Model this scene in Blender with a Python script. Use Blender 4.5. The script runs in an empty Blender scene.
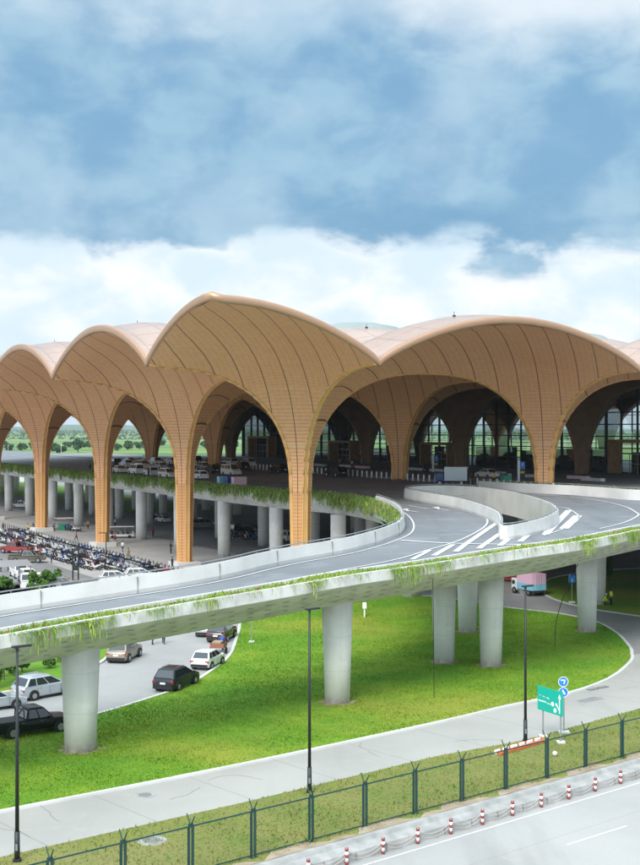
import bpy, bmesh, math, random
import numpy as np
from mathutils import Vector, Matrix
from mathutils.geometry import delaunay_2d_cdt
R = math.radians
rnd = random.Random(7)
rng = np.random.default_rng(7)
scene = bpy.context.scene
COL = scene.collection

# ------------------------------------------------------------------ camera
H, F = 19.7, 1300.0
cd = bpy.data.cameras.new('camera'); cam = bpy.data.objects.new('camera', cd); COL.objects.link(cam)
cam.location = (0, 0, H); cam.rotation_euler = (R(90), 0, 0)
cd.sensor_fit = 'VERTICAL'; cd.sensor_height = 36; cd.sensor_width = 26.6
cd.lens = F/865*36; cd.shift_y = -4.5/865; cd.clip_start = 1; cd.clip_end = 40000
scene.camera = cam
scene.view_settings.view_transform = 'Standard'; scene.view_settings.look = 'None'
scene.view_settings.gamma = 1; scene.view_settings.exposure = 0.0; scene.view_settings.use_curve_mapping = False

def P(px, py, z=0.0):
    d = F*(H-z)/(py-428.0)
    return Vector(((px-320)*d/F, d, z))
U = Vector((.472, -.8816)); V = Vector((.8816, .472)); D0 = Vector((-2.3, 153.5)); S = 36.0
def W(x, y, z=0.0):           # local metres: x along V (into the terminal), y along -U (left/back)
    p = D0 + V*x - U*y
    return Vector((p.x, p.y, z))
def loc(X, Y):
    q = Vector((X, Y))-D0
    return q.dot(V), -q.dot(U)
TH = math.atan2(V.y, V.x)

# ------------------------------------------------------------------ materials
MT = {}
def lin(c):
    return tuple(((v/255)/12.92 if v/255 <= .04045 else ((v/255+.055)/1.055)**2.4) for v in c)
def mat(name, col, rough=.7, metal=0.0, col2=None, scale=1.0, detail=4, fac=(.35, .65), bump=0.0, bscale=None, spec=.5, emit=None, coord='Object', coat=0):
    m = bpy.data.materials.new(name); m.use_nodes = True; nt = m.node_tree; N = nt.nodes; L = nt.links
    b = N['Principled BSDF']; b.inputs['Roughness'].default_value = rough; b.inputs['Metallic'].default_value = metal
    b.inputs['Specular IOR Level'].default_value = spec; b.inputs['Coat Weight'].default_value = coat
    b.inputs['Base Color'].default_value = (*col, 1)
    tc = None
    if col2 is not None or bump:
        tc = N.new('ShaderNodeTexCoord')
    if col2 is not None:
        n = N.new('ShaderNodeTexNoise'); n.inputs['Scale'].default_value = scale; n.inputs['Detail'].default_value = detail
        L.new(tc.outputs[coord], n.inputs['Vector'])
        mr = N.new('ShaderNodeMapRange'); mr.inputs[1].default_value = fac[0]; mr.inputs[2].default_value = fac[1]
        L.new(n.outputs['Fac'], mr.inputs[0])
        mx = N.new('ShaderNodeMix'); mx.data_type = 'RGBA'
        mx.inputs[6].default_value = (*col, 1); mx.inputs[7].default_value = (*col2, 1)
        L.new(mr.outputs[0], mx.inputs[0]); L.new(mx.outputs[2], b.inputs['Base Color'])
    if bump:
        n2 = N.new('ShaderNodeTexNoise'); n2.inputs['Scale'].default_value = bscale or scale*8; n2.inputs['Detail'].default_value = 3
        L.new(tc.outputs[coord], n2.inputs['Vector'])
        bp = N.new('ShaderNodeBump'); bp.inputs['Strength'].default_value = bump; bp.inputs['Distance'].default_value = .05
        L.new(n2.outputs['Fac'], bp.inputs['Height']); L.new(bp.outputs[0], b.inputs['Normal'])
    if emit:
        b.inputs['Emission Color'].default_value = (*col, 1); b.inputs['Emission Strength'].default_value = emit
    MT[name] = m
    return m

class NB:                      # tiny node builder
    def __init__(s, name, rough=.7):
        s.m = bpy.data.materials.new(name); s.m.use_nodes = True; s.nt = s.m.node_tree; s.N = s.nt.nodes; s.L = s.nt.links
        s.b = s.N['Principled BSDF']; s.b.inputs['Roughness'].default_value = rough; MT[name] = s.m
        s.tc = s.N.new('ShaderNodeTexCoord')
        s.sep = s.N.new('ShaderNodeSeparateXYZ'); s.L.new(s.tc.outputs['Object'], s.sep.inputs[0])
    def _in(s, node, i, v):
        if isinstance(v, (int, float)): node.inputs[i].default_value = v
        elif isinstance(v, tuple): node.inputs[i].default_value = (*v, 1) if len(v) == 3 else v
        else: s.L.new(v, node.inputs[i])
    def math(s, op, a, b=0.0, c=0.0, clamp=False):
        n = s.N.new('ShaderNodeMath'); n.operation = op; n.use_clamp = clamp
        s._in(n, 0, a); s._in(n, 1, b); s._in(n, 2, c); return n.outputs[0]
    def mix(s, f, a, b):
        n = s.N.new('ShaderNodeMix'); n.data_type = 'RGBA'; s._in(n, 0, f); s._in(n, 6, a); s._in(n, 7, b); return n.outputs[2]
    def noise(s, scale, detail=4, lo=.35, hi=.65, vec=None):
        n = s.N.new('ShaderNodeTexNoise'); n.inputs['Scale'].default_value = scale; n.inputs['Detail'].default_value = detail
        s.L.new(vec or s.tc.outputs['Object'], n.inputs['Vector'])
        r = s.N.new('ShaderNodeMapRange'); r.inputs[1].default_value = lo; r.inputs[2].default_value = hi; s.L.new(n.outputs['Fac'], r.inputs[0]); return r.outputs[0]
    def mapping(s, scale, rot=(0, 0, 0)):
        n = s.N.new('ShaderNodeMapping'); n.inputs['Scale'].default_value = scale; n.inputs['Rotation'].default_value = rot
        s.L.new(s.tc.outputs['Object'], n.inputs[0]); return n.outputs[0]
    def line(s, coord, period, width):      # 1 on thin lines every period
        f = s.math('FRACT', s.math('DIVIDE', coord, period)); a = s.math('ABSOLUTE', s.math('SUBTRACT', f, .5))
        return s.math('GREATER_THAN', a, .5-width/period/2)
    def color(s, c): s._in(s.b, s.b.inputs.find('Base Color'), c); return s

# ------------------------------------------------------------------ mesh helper
class MB:
    def __init__(s): s.v = []; s.f = []; s.mi = []; s.cur = 0
    def add(s, vs, fs):
        o = len(s.v); s.v += [tuple(v) for v in vs]; s.f += [tuple(i+o for i in f) for f in fs]; s.mi += [s.cur]*len(fs); return s
    def box(s, c, d, rz=0, bottom=False):
        x, y, z = d[0]/2, d[1]/2, d[2]; z0 = c[2]; ca, sa = math.cos(rz), math.sin(rz)
        vs = []
        for zz in (z0, z0+z):
            for (a, b) in ((-x, -y), (x, -y), (x, y), (-x, y)): vs.append((c[0]+a*ca-b*sa, c[1]+a*sa+b*ca, zz))
        return s.add(vs, [(3, 2, 1, 0), (4, 5, 6, 7), (0, 1, 5, 4), (1, 2, 6, 5), (2, 3, 7, 6), (3, 0, 4, 7)])
    def cyl(s, p0, p1, r0, r1=None, n=8, cap=True):
        r1 = r0 if r1 is None else r1; p0 = Vector(p0); p1 = Vector(p1); d = (p1-p0).normalized()
        a = Vector((0, 0, 1)) if abs(d.z) < .9 else Vector((1, 0, 0)); e = d.cross(a).normalized(); g = d.cross(e)
        vs = []
        for (p, r) in ((p0, r0), (p1, r1)):
            for k in range(n): t = 2*math.pi*k/n; vs.append(p+e*(r*math.cos(t))+g*(r*math.sin(t)))
        fs = [(k, (k+1) % n, n+(k+1) % n, n+k) for k in range(n)]
        if cap: fs += [tuple(range(n-1, -1, -1)), tuple(range(n, 2*n))]
        fs = [tuple(reversed(f)) for f in fs]
        return s.add(vs, fs)
    def tube(s, pts, r, n=5):
        for a, b in zip(pts, pts[1:]): s.cyl(a, b, r, r, n)
        return s
    def poly(s, pts): return s.add(pts, [tuple(range(len(pts)))])
    def prism(s, pts, z0, z1):
        n = len(pts); vs = [(p[0], p[1], z0) for p in pts]+[(p[0], p[1], z1) for p in pts]
        return s.add(vs, [tuple(range(n-1, -1, -1)), tuple(range(n, 2*n))]+[(k, (k+1) % n, n+(k+1) % n, n+k) for k in range(n)])
    def ball(s, c, r, n=8, m=5, sz=1.0):
        vs = [(c[0], c[1], c[2]+r*sz)]; 
        for i in range(1, m):
            for k in range(n):
                t = math.pi*i/m; p = 2*math.pi*k/n
                vs.append((c[0]+r*math.sin(t)*math.cos(p), c[1]+r*math.sin(t)*math.sin(p), c[2]+r*sz*math.cos(t)))
        vs.append((c[0], c[1], c[2]-r*sz)); fs = []
        for k in range(n): fs.append((0, 1+k, 1+(k+1) % n))
        for i in range(m-2):
            for k in range(n): a = 1+i*n; fs.append((a+k, a+n+k, a+n+(k+1) % n, a+(k+1) % n))
        a = 1+(m-2)*n; e = len(vs)-1
        for k in range(n): fs.append((a+k, e, a+(k+1) % n))
        return s.add(vs, fs)
    def build(s, name, mats, parent=None, smooth=False, bevel=0):
        me = bpy.data.meshes.new(name); me.from_pydata(s.v, [], s.f); 
        if not isinstance(mats, (list, tuple)): mats = [mats]
        for m in mats: me.materials.append(MT[m] if isinstance(m, str) else m)
        me.polygons.foreach_set('material_index', s.mi)
        if bevel:
            bm = bmesh.new(); bm.from_mesh(me); bmesh.ops.remove_doubles(bm, verts=bm.verts, dist=1e-4)
            es = [e for e in bm.edges if len(e.link_faces) == 2 and e.calc_face_angle(0) > .35]
            bmesh.ops.bevel(bm, geom=es, offset=bevel, segments=2, affect='EDGES', profile=.6); bm.to_mesh(me); bm.free()
        if smooth: me.polygons.foreach_set('use_smooth', [True]*len(me.polygons))
        me.update()
        o = bpy.data.objects.new(name, me); COL.objects.link(o)
        if parent: o.parent = parent
        return o

def tag(o, label=None, cat=None, group=None, kind=None):
    if label: o['label'] = label
    if cat: o['category'] = cat
    if group: o['group'] = group
    if kind: o['kind'] = kind
    return o
def empty(name, l=(0, 0, 0), rz=0, label=None, cat=None, group=None):
    o = bpy.data.objects.new(name, None); COL.objects.link(o); o.location = l; o.rotation_euler = (0, 0, rz); o.empty_display_size = .3
    return tag(o, label, cat, group)
KIDS = {}
def copy_tree(o, parent=None):
    c = o.copy(); COL.objects.link(c); c.parent = parent
    for ch in [x for x in o.children]: copy_tree(ch, c)
    return c
def tri_area(outer, holes=(), step=3.0, zf=lambda x, y: 0.0):
    def inside(p, poly):
        r = False; n = len(poly); j = n-1
        for i in range(n):
            a, b = poly[i], poly[j]
            if (a[1] > p[1]) != (b[1] > p[1]) and p[0] < (b[0]-a[0])*(p[1]-a[1])/(b[1]-a[1])+a[0]: r = not r
            j = i
        return r
    pts = []; edges = []
    for ring in (outer, *holes):
        o = len(pts); n = len(ring); pts += [Vector((p[0], p[1])) for p in ring]; edges += [(o+k, o+(k+1) % n) for k in range(n)]
    xs = [p[0] for p in outer]; ys = [p[1] for p in outer]
    x = min(xs)+step/2
    while x < max(xs):
        y = min(ys)+step/2
        while y < max(ys):
            if inside((x, y), outer) and not any(inside((x, y), h) for h in holes): pts.append(Vector((x, y)))
            y += step
        x += step
    vo, eo, fo = delaunay_2d_cdt(pts, edges, [], 0, 1e-3)[:3]
    fs = []
    for f in fo:
        c = sum((vo[i] for i in f), Vector((0, 0)))/len(f)
        if inside(c, outer) and not any(inside(c, h) for h in holes): fs.append(tuple(f))
    return [(v.x, v.y, zf(v.x, v.y)) for v in vo], fs
def catmull(pts, n=6, closed=False):
    out = []; m = len(pts); rngk = range(m if closed else m-1)
    g = (lambda i: Vector(pts[i % m])) if closed else (lambda i: Vector(pts[max(0, min(m-1, i))]))
    for i in rngk:
        p0, p1, p2, p3 = g(i-1), g(i), g(i+1), g(i+2)
        for k in range(n):
            t = k/n; out.append(.5*((2*p1)+(p2-p0)*t+(2*p0-5*p1+4*p2-p3)*t*t+(3*p1-p0-3*p2+p3)*t**3))
    if not closed: out.append(Vector(pts[-1]))
    return out
def normals2(path, closed=False):
    n = len(path); out = []
    for i in range(n):
        a = path[(i-1) % n] if closed or i > 0 else path[i]; b = path[(i+1) % n] if closed or i < n-1 else path[i]
        d = (Vector(b[:2])-Vector(a[:2])).normalized(); out.append(Vector((d.y, -d.x)))     # right-hand normal
    return out
def sweep(path, prof, zf, closed=False, closeprof=False, mb=None):   # prof: (offset to the right, dz)
    mb = mb or MB(); N = normals2(path, closed); k = len(prof); vs = []
    for p, n in zip(path, N):
        z = zf(p.x, p.y)
        for (o, dz) in prof: vs.append((p.x+n.x*o, p.y+n.y*o, z+dz))
    fs = []; m = len(path); kk = k if closeprof else k-1
    for i in range(m if closed else m-1):
        j = (i+1) % m
        for q in range(kk):
            r = (q+1) % k; fs.append((i*k+q, j*k+q, j*k+r, i*k+r))
    return mb.add(vs, fs)
def ribbon(pts, w, zf, lift=.03, mb=None, step=1.5):
    mb = mb or MB(); q = []
    for a, b in zip(pts, pts[1:]):
        a = Vector(a[:2]); b = Vector(b[:2]); n = max(1, int((b-a).length/step))
        for k in range(n): q.append(a.lerp(b, k/n))
    q.append(Vector(pts[-1][:2])); N = normals2(q)
    vs = []
    for p, n in zip(q, N):
        for s in (-w/2, w/2): x, y = p.x+n.x*s, p.y+n.y*s; vs.append((x, y, zf(x, y)+lift))
    return mb.add(vs, [(2*i, 2*i+1, 2*i+3, 2*i+2) for i in range(len(q)-1)])
# ------------------------------------------------------------------ material library
mat('white_paint', (.72, .72, .70), .35, coat=.6); mat('silver_paint', (.42, .46, .49), .35, metal=.4, coat=.7)
mat('beige_paint', (.27, .23, .175), .35, metal=.3, coat=.6); mat('black_paint', (.006, .007, .009), .3, coat=.15, spec=.25)
mat('dark_grey_paint', (.018, .021, .026), .3, coat=.2, spec=.3); mat('maroon_paint', (.03, .012, .016), .25, coat=.8)
mat('red_paint', (.25, .025, .02), .4, coat=.5); mat('blue_paint', (.02, .07, .25), .4); mat('grey_paint', (.2, .21, .22), .35, metal=.3, coat=.6)
mat('olive_paint', (.11, .1, .075), .4, metal=.3, coat=.5)
mat('green_paint', (.03, .3, .18), .4); mat('yellow_paint', (.65, .42, .04), .5); mat('pink_paint', (.68, .42, .55), .5)
mat('light_blue', (.2, .5, .62), .5); mat('orange_plastic', (.62, .12, .03), .5); mat('pale_pink', (.72, .5, .58), .6)
mat('car_glass', (.018, .024, .028), .04, spec=.6, coat=1); mat('tyre', (.012, .012, .012), .85); mat('rim', (.4, .4, .42), .35, metal=.8)
mat('trim_black', (.015, .015, .016), .6); mat('tail_red', (.35, .01, .01), .25); mat('lamp_clear', (.7, .7, .68), .15); mat('plate', (.7, .7, .66), .5)
mat('chrome', (.6, .6, .62), .2, metal=1)
mat('skin', (.3, .17, .11), .6); mat('hair', (.01, .009, .008), .7); mat('cloth_dark', (.02, .022, .03), .9); mat('cloth_white', (.6, .6, .6), .9)
mat('cloth_red', (.3, .03, .03), .9); mat('cloth_khaki', (.3, .2, .1), .9); mat('cloth_blue', (.04, .09, .3), .9); mat('vest_yellow', (.6, .75, .05), .8)
mat('cloth_navy', (.01, .015, .04), .9); mat('cloth_orange', (.6, .2, .03), .9)
mat('galv', (.33, .34, .35), .5, metal=.5); mat('black_pole', (.016, .018, .022), .5); mat('fence_green', (.012, .05, .045), .5)
mat('sign_green', (.0, .4, .3), .45); mat('sign_blue', (.02, .19, .6), .45); mat('sign_white', (.8, .8, .8), .5)
mat('bark', (.08, .06, .045), .9, col2=(.14, .11, .08), scale=3)
mat('joint', (.2, .2, .19), .9)
mat('concrete_white', (.62, .61, .585), .8, col2=(.50, .49, .465), scale=.35, detail=8, fac=(.4, .75), bump=.15, bscale=6)
mat('dirt', (.27, .2, .13), .95, col2=(.38, .31, .22), scale=.8, bump=.4)
mat('stone_block', (.38, .375, .36), .9, col2=(.27, .27, .255), scale=1.2, detail=8, bump=.4)
mat('leaf_dark', (.028, .075, .018), .7, col2=(.05, .13, .025), scale=.6)
mat('leaf_mid', (.06, .15, .02), .7, col2=(.11, .22, .03), scale=.8)
mat('leaf_far', (.035, .085, .03), .8, col2=(.06, .13, .045), scale=.02)
mat('plant_hang', (.14, .27, .02), .7, col2=(.30, .40, .05), scale=.45)
mat('plant_dark', (.075, .17, .02), .7, col2=(.18, .22, .06), scale=.3)
mat('plant_brown', (.2, .12, .06), .8)
mat('flower', (.5, .12, .03), .6)

def m_asphalt(name, c1, c2, joint=None):
    n = NB(name, .8); a = n.noise(.08, 6, .35, .7); b = n.noise(6, 3, .3, .7)
    c = n.mix(a, c1, c2); c = n.mix(n.math('MULTIPLY', b, .18), c, (.12, .12, .12))
    st = n.noise(1.0, 4, .55, .8, n.mapping((.5, .03, 1), (0, 0, R(40))))
    c = n.mix(n.math('MULTIPLY', st, .5), c, tuple(v*.55 for v in c1)); pt = n.noise(.35, 7, .56, .62); c = n.mix(n.math('MULTIPLY', pt, .3), c, tuple(v*1.3 for v in c2))
    n.color(c); return n
m_asphalt('deck_asphalt', (.16, .172, .185), (.205, .217, .23))
m_asphalt('deck_dark', (.15, .157, .168), (.20, .207, .22))
m_asphalt('under_asphalt', (.20, .20, .20), (.26, .26, .26))
def m_slab(name, c1, c2, rot, px, py, w=.08, jc=.55, stain=.25):
    n = NB(name, .85); mp = n.mapping((1, 1, 1), (0, 0, rot)); sp = n.N.new('ShaderNodeSeparateXYZ'); n.L.new(mp, sp.inputs[0])
    a = n.noise(.12, 7, .35, .7); c = n.mix(a, c1, c2)
    f = n.noise(9, 2, .3, .7); c = n.mix(n.math('MULTIPLY', f, .12), c, tuple(v*.5 for v in c1))
    st = n.noise(.5, 5, .55, .78, n.mapping((1, .12, 1), (0, 0, rot))); c = n.mix(n.math('MULTIPLY', st, stain), c, tuple(v*.55 for v in c1))
    w2 = n.noise(.045, 5, .5, .62); c = n.mix(n.math('MULTIPLY', w2, .22), c, tuple(v*.62 for v in c1)); w3 = n.noise(.9, 7, .6, .68); c = n.mix(n.math('MULTIPLY', w3, .3), c, (.42, .38, .30))
    l = n.math('MAXIMUM', n.line(sp.outputs[0], px, w), n.line(sp.outputs[1], py, w))
    c = n.mix(n.math('MULTIPLY', l, jc), c, tuple(v*.45 for v in c1)); n.color(c); return n
m_slab('path_concrete', (.39, .375, .345), (.32, .31, .285), R(-40.5), 6, 90, .07)
m_slab('loop_concrete', (.27, .265, .26), (.22, .22, .215), R(-40), 6, 6, .06)
m_slab('plaza_concrete', (.48, .465, .445), (.36, .36, .355), -TH, 6, 6, .12)
m_slab('apron_concrete', (.40, .39, .37), (.33, .325, .31), R(-40.5), 500, 5.2, .05, .4, .45)
m_slab('car_park_concrete', (.36, .355, .345), (.30, .30, .29), R(-57), 5, 5, .06, .35)
m_slab('forecourt_paving', (.20, .205, .21), (.25, .25, .255), -TH, 3, 3, .06, .4)

def m_pier():
    n = NB('pier_concrete', .85)
    a = n.noise(.5, 7, .35, .7); c = n.mix(a, (.74, .715, .68), (.62, .60, .57))
    st = n.noise(1.5, 5, .5, .8, n.mapping((1, 1, .08))); c = n.mix(n.math('MULTIPLY', st, .35), c, (.36, .35, .32)); p2 = n.noise(1.1, 6, .56, .66); c = n.mix(n.math('MULTIPLY', p2, .25), c, (.82, .81, .78))
    l = n.line(n.sep.outputs[2], 2.45, .03); c = n.mix(n.math('MULTIPLY', l, .3), c, (.25, .25, .24))
    mud = n.math('MULTIPLY', n.noise(2.5, 4, .4, .6), n.math('SUBTRACT', 1.0, n.math('DIVIDE', n.sep.outputs[2], .7), 0, True)); c = n.mix(n.math('MULTIPLY', mud, .6), c, (.26, .21, .14)); n.color(c)
m_pier()
def m_soffit():
    n = NB('soffit_concrete', .85)
    a = n.noise(.4, 7, .3, .7); c = n.mix(a, (.64, .61, .575), (.50, .48, .45))
    st = n.noise(.8, 5, .5, .75); c = n.mix(n.math('MULTIPLY', st, .4), c, (.2, .2, .185)); n.color(c)
m_soffit()
def m_lip():
    n = NB('lip_concrete', .8)
    a = n.noise(.6, 7, .45, .7); c = n.mix(a, (.64, .63, .605), (.44, .43, .41))
    st = n.noise(2.2, 6, .5, .72, n.mapping((1, 1, .25))); c = n.mix(n.math('MULTIPLY', st, .5), c, (.26, .27, .22)); n.color(c)
m_lip()
def m_lawn(name, cs, s1=.12):
    n = NB(name, .95)
    a = n.noise(s1, 6, .35, .65); b = n.noise(.9, 5, .35, .65); d = n.noise(7, 4, .3, .7)
    c = n.mix(a, cs[0], cs[1]); c = n.mix(n.math('MULTIPLY', b, .45), c, cs[2]); c = n.mix(n.math('MULTIPLY', d, .5), c, cs[3])
    e = n.noise(.06, 4, .52, .7, n.mapping((1, 1, 1), (0, 0, 1))); c = n.mix(n.math('MULTIPLY', e, .5), c, cs[4]); n.color(c)
m_lawn('lawn', ((.10, .255, .006), (.23, .33, .014), (.065, .185, .004), (.075, .19, .005), (.36, .30, .05)))
m_lawn('verge', ((.125, .18, .02), (.21, .22, .045), (.26, .19, .07), (.08, .12, .02), (.34, .26, .12)), .25)
def m_fields():
    n = NB('fields', .95)
    v = n.mapping((.0016, .006, 1)); a = n.noise(1, 6, .35, .65, v)
    c = n.mix(a, (.10, .20, .035), (.19, .26, .06)); b = n.noise(1, 5, .5, .6, n.mapping((.004, .012, 1), (0, 0, .3)))
    c = n.mix(b, c, (.05, .12, .03)); e = n.noise(1, 3, .58, .64, n.mapping((.0009, .005, 1)))
    c = n.mix(e, c, (.34, .36, .24)); n.color(c)
m_fields()
def m_mark():
    n = NB('road_paint', .7); a = n.noise(3, 5, .55, .75); b2 = n.noise(14, 3, .5, .6); n.color(n.mix(n.math('MULTIPLY', n.math('MAXIMUM', a, n.math('MULTIPLY', b2, .35)), .6), (.66, .66, .65), (.28, .29, .30)))
m_mark()
def m_water(): pass

# ------------------------------------------------------------------ ground sheets
def sheet(name, pts, m, z=0.0, kind='structure', skirt=0.0):
    mb = MB(); vs = [(p[0], p[1], z) for p in pts]; n = len(vs)
    mb.add(vs, [tuple(range(n))])
    o = mb.build(name, m)
    bm = bmesh.new(); bm.from_mesh(o.data)
    bmesh.ops.triangulate(bm, faces=bm.faces[:])
    if bm.faces and sum(f.normal.z*f.calc_area() for f in bm.faces) < 0: bmesh.ops.reverse_faces(bm, faces=bm.faces[:])
    bm.to_mesh(o.data); bm.free()
    if kind: o['kind'] = kind
    return o
def pxs(lst, z=0.0): return [P(a, b, z) for a, b in lst]
sheet('ground', [(-15000, -12000), (15000, -12000), (15000, 22000), (-15000, 22000)], 'fields', -.78)
AP = -.7
# line of apron edge (red/white bollards)
BA, BB = Vector((4.8, 63.75)), Vector((17.5, 74.7)); BD = (BB-BA).normalized(); BN = Vector((-BD.y, BD.x))
def al(t, o=0.0): p = BA+BD*t+BN*o; return (p.x, p.y)
sheet('apron', [al(-90, -.05), al(-90, -90), al(120, -90), al(120, -.05)], 'apron_concrete', AP)
W0 = 1.15
sheet('landside_ground', [al(-200, W0), al(160, W0), (420, 700), (-420, 700)], 'plaza_concrete', 0.0)
# retaining kerb
mb = MB()
prof = [(-.05, AP), (.10, AP+.02), (.18, AP+.42), (.75, AP+.56), (.85, -.02+.06), (1.15, .06), (1.2, -.2)]
vs = []; ts = [t*2.0 for t in range(-45, 60)]
for t in ts:
    for (o, z) in prof: x, y = al(t, o); vs.append((x, y, z+rnd.uniform(-.012, .012)))
k = len(prof); mb.add(vs, [(i*k+q, (i+1)*k+q, (i+1)*k+q+1, i*k+q+1) for i in range(len(ts)-1) for q in range(k-1)])
tag(mb.build('retaining_kerb', 'stone_block'), kind='structure')
mb = MB()
for t in ts[::1]:
    x, y = al(t, .14); 
    mb.box((x, y, AP), (.025, .10, .40), math.atan2(BD.y, BD.x))
tag(mb.build('retaining_kerb_joints', 'joint'), kind='structure')
mb = MB(); mb.add([(*al(-90, -.62), AP+.01), (*al(120, -.62), AP+.01), (*al(120, -.50), AP+.01), (*al(-90, -.50), AP+.01)], [(0, 1, 2, 3)])
a, b = P(567, 845, AP), P(627, 826, AP); d = (b-a).normalized(); nn = Vector((-d.y, d.x, 0))*.06
mb.poly([a-nn+Vector((0, 0, .01)), b-nn+Vector((0, 0, .01)), b+nn+Vector((0, 0, .01)), a+nn+Vector((0, 0, .01))])
tag(mb.build('apron_markings', 'road_paint'), kind='structure')

path_far = [(-160, 846), (-80, 829), (0, 813), (240, 766), (440, 723), (505, 707.5), (569, 694), (610, 679), (630.6, 662.5), (632, 655), (630, 648), (617, 634), (595, 622), (560, 614.5), (505, 608), (470, 602), (430, 597)]
path_near = [(-160, 893), (-80, 874), (0, 858), (240, 804), (440, 756), (524, 741), (640, 709), (720, 684), (800, 650)]
sheet('service_path', pxs(path_near)+[(60, 190), (-10, 190)]+pxs(path_far[::-1]), 'path_concrete', .02)
# verge between path and kerb
sheet('verge_grass', pxs(path_near, 0)[::1]+[al(70, W0+.02), al(-60, W0+.02)], 'verge', .045)
# dirt strip beside the kerb
mb = MB(); vs = []; 
for i in range(0, 160):
    t = -40+i*.6; vs += [(*al(t, W0-.02), .075), (*al(t, W0+.5+.35*math.sin(i*.7)+.25*math.sin(i*1.9)+rnd.random()*.2), .055)]
mb.add(vs, [(2*i, 2*i+2, 2*i+3, 2*i+1) for i in range(159)]); tag(mb.build('dirt_strip', 'dirt'), kind='structure')
# asphalt right loop (darker), overlay
sheet('loop_road', pxs([(632, 655), (630, 648), (617, 634), (595, 622), (560, 614.5), (505, 608), (470, 602), (430, 597), (400, 592), (430, 578), (560, 561), (700, 552), (760, 630), (700, 645)]), 'loop_concrete', .04)
lawn_b = [(350, 594), (260, 600), (238, 612), (240, 624), (236, 640), (229, 657), (210, 672.5), (187, 686), (150, 699), (94, 716), (40, 727), (0, 736), (-80, 755), (-160, 775)]
lawn = pxs(path_far)+pxs(lawn_b)
sheet('lawn', lawn, 'lawn', .10)
lawn2 = pxs([(543, 592), (550, 598), (569, 604.5), (600, 611), (640, 617), (720, 630), (760, 600), (720, 566), (640, 569), (590, 572), (548, 580)])
sheet('lawn_beyond_the_loop_road', lawn2, 'lawn', .10)
def kerb(name, pts, w=.28, h=.14, m='concrete_white', closed=False):
    mb = sweep([Vector(p[:2]) for p in pts], [(-w/2, -.05), (-w/2, h), (w/2, h), (w/2, -.05)], lambda x, y: 0, closed)
    return tag(mb.build(name, m), kind='structure')
kerb('lawn_kerb', catmull([Vector(p[:2]) for p in lawn], 3, True), closed=True)
kerb('lawn_kerb', catmull([Vector(p[:2]) for p in lawn2], 3, True), closed=True)
med = pxs([(-120, 720), (0, 694), (60, 684), (96, 666), (108, 657), (111.5, 649), (105, 640), (88, 636), (40, 640), (-120, 660)])
sheet('median_grass', med, 'lawn', .10); kerb('median_kerb', catmull([Vector(p[:2]) for p in med], 3, True), .3, .15, closed=True)
sheet('car_park', pxs([(94, 716), (0, 736), (-160, 775), (-160, 600), (-60, 585), (170, 585), (300, 585), (260, 600), (238, 612), (240, 624), (236, 640), (229, 657), (187, 686)]), 'car_park_concrete', .03)
# dark asphalt under the elevated deck
sheet('under_deck_road', [W(14, -60)[:2], W(14, 330)[:2], W(90, 330)[:2], W(90, -60)[:2]], 'under_asphalt', .05)
sheet('motorbike_park', [W(-16, 15)[:2], W(-16, 140)[:2], W(-40, 140)[:2], W(-34, 10)[:2]], 'under_asphalt', .03)
sheet('far_lawn', [W(30, 150)[:2], W(30, 330)[:2], W(60, 330)[:2], W(60, 150)[:2]], 'lawn', .08)

# cracks and repair patches in the service path
mat('crack', (.12, .12, .115), .95); mat('repair_patch', (.25, .25, .245), .9, col2=(.2, .2, .195), scale=2)
mb = MB()
for (cx_, cy_, n_) in ((60, 822, 9), (170, 800, 8), (262, 780, 9), (380, 757, 9), (455, 742, 8), (585, 706, 9), (30, 838, 7), (620, 690, 6)):
    p = P(cx_, cy_, .0); a_ = R(40)+(1.57 if n_ % 2 else 0)+rnd.uniform(-.4, .4); q0 = Vector((p.x, p.y)); pts = [q0]
    for _ in range(n_): a_ += rnd.uniform(-.5, .5); pts.append(pts[-1]+Vector((math.cos(a_), math.sin(a_)))*rnd.uniform(.25, .6))
    ribbon(pts, .022, lambda x, y: .0, .028, mb, 5)
tag(mb.build('path_cracks', 'crack'), kind='structure')
mb = MB()
for (cx_, cy_, w_, h_) in ((590, 700, 2.2, .9),):
    p = P(cx_, cy_, 0); a_ = R(40.5); 
    mb.poly([(p.x+x*w_*math.cos(a_)-y*h_*math.sin(a_), p.y+x*w_*math.sin(a_)+y*h_*math.cos(a_), .026) for x, y in ((-.5, -.5), (.5, -.5), (.5, .5), (-.5, .5))])
tag(mb.build('path_patches', 'repair_patch'), kind='structure')

# manholes and small marks on the ground
def manhole(px, py, z, r, label, grass=False):
    o = P(px, py, z); t = empty('manhole', (o.x, o.y, z), 0, label, 'manhole')
    mb = MB(); mb.cyl((0, 0, -.02), (0, 0, .015), r*1.75, r*1.7, 20); mb.build('collar', 'stone_block', t)
    mb = MB(); mb.cyl((0, 0, 0), (0, 0, .028), r, r, 20); mb.build('cover', 'joint', t)
manhole(144.8, 795, .02, .36, 'round manhole cover with a pale collar in the grey service path')
manhole(151.7, 840.5, .05, .42, 'round manhole with a white collar in the grass verge near the green fence')
t = P(573, 690, .02)
g = empty('drain_grate', (t.x+2, t.y+.6, .05), R(40), 'dark iron drain grates let into the bend of the service path', 'drain')
for k in (-.6, .6): MB().box((k, 0, 0), (1.0, .45, .02)).build('grate', 'joint', g)

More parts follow.
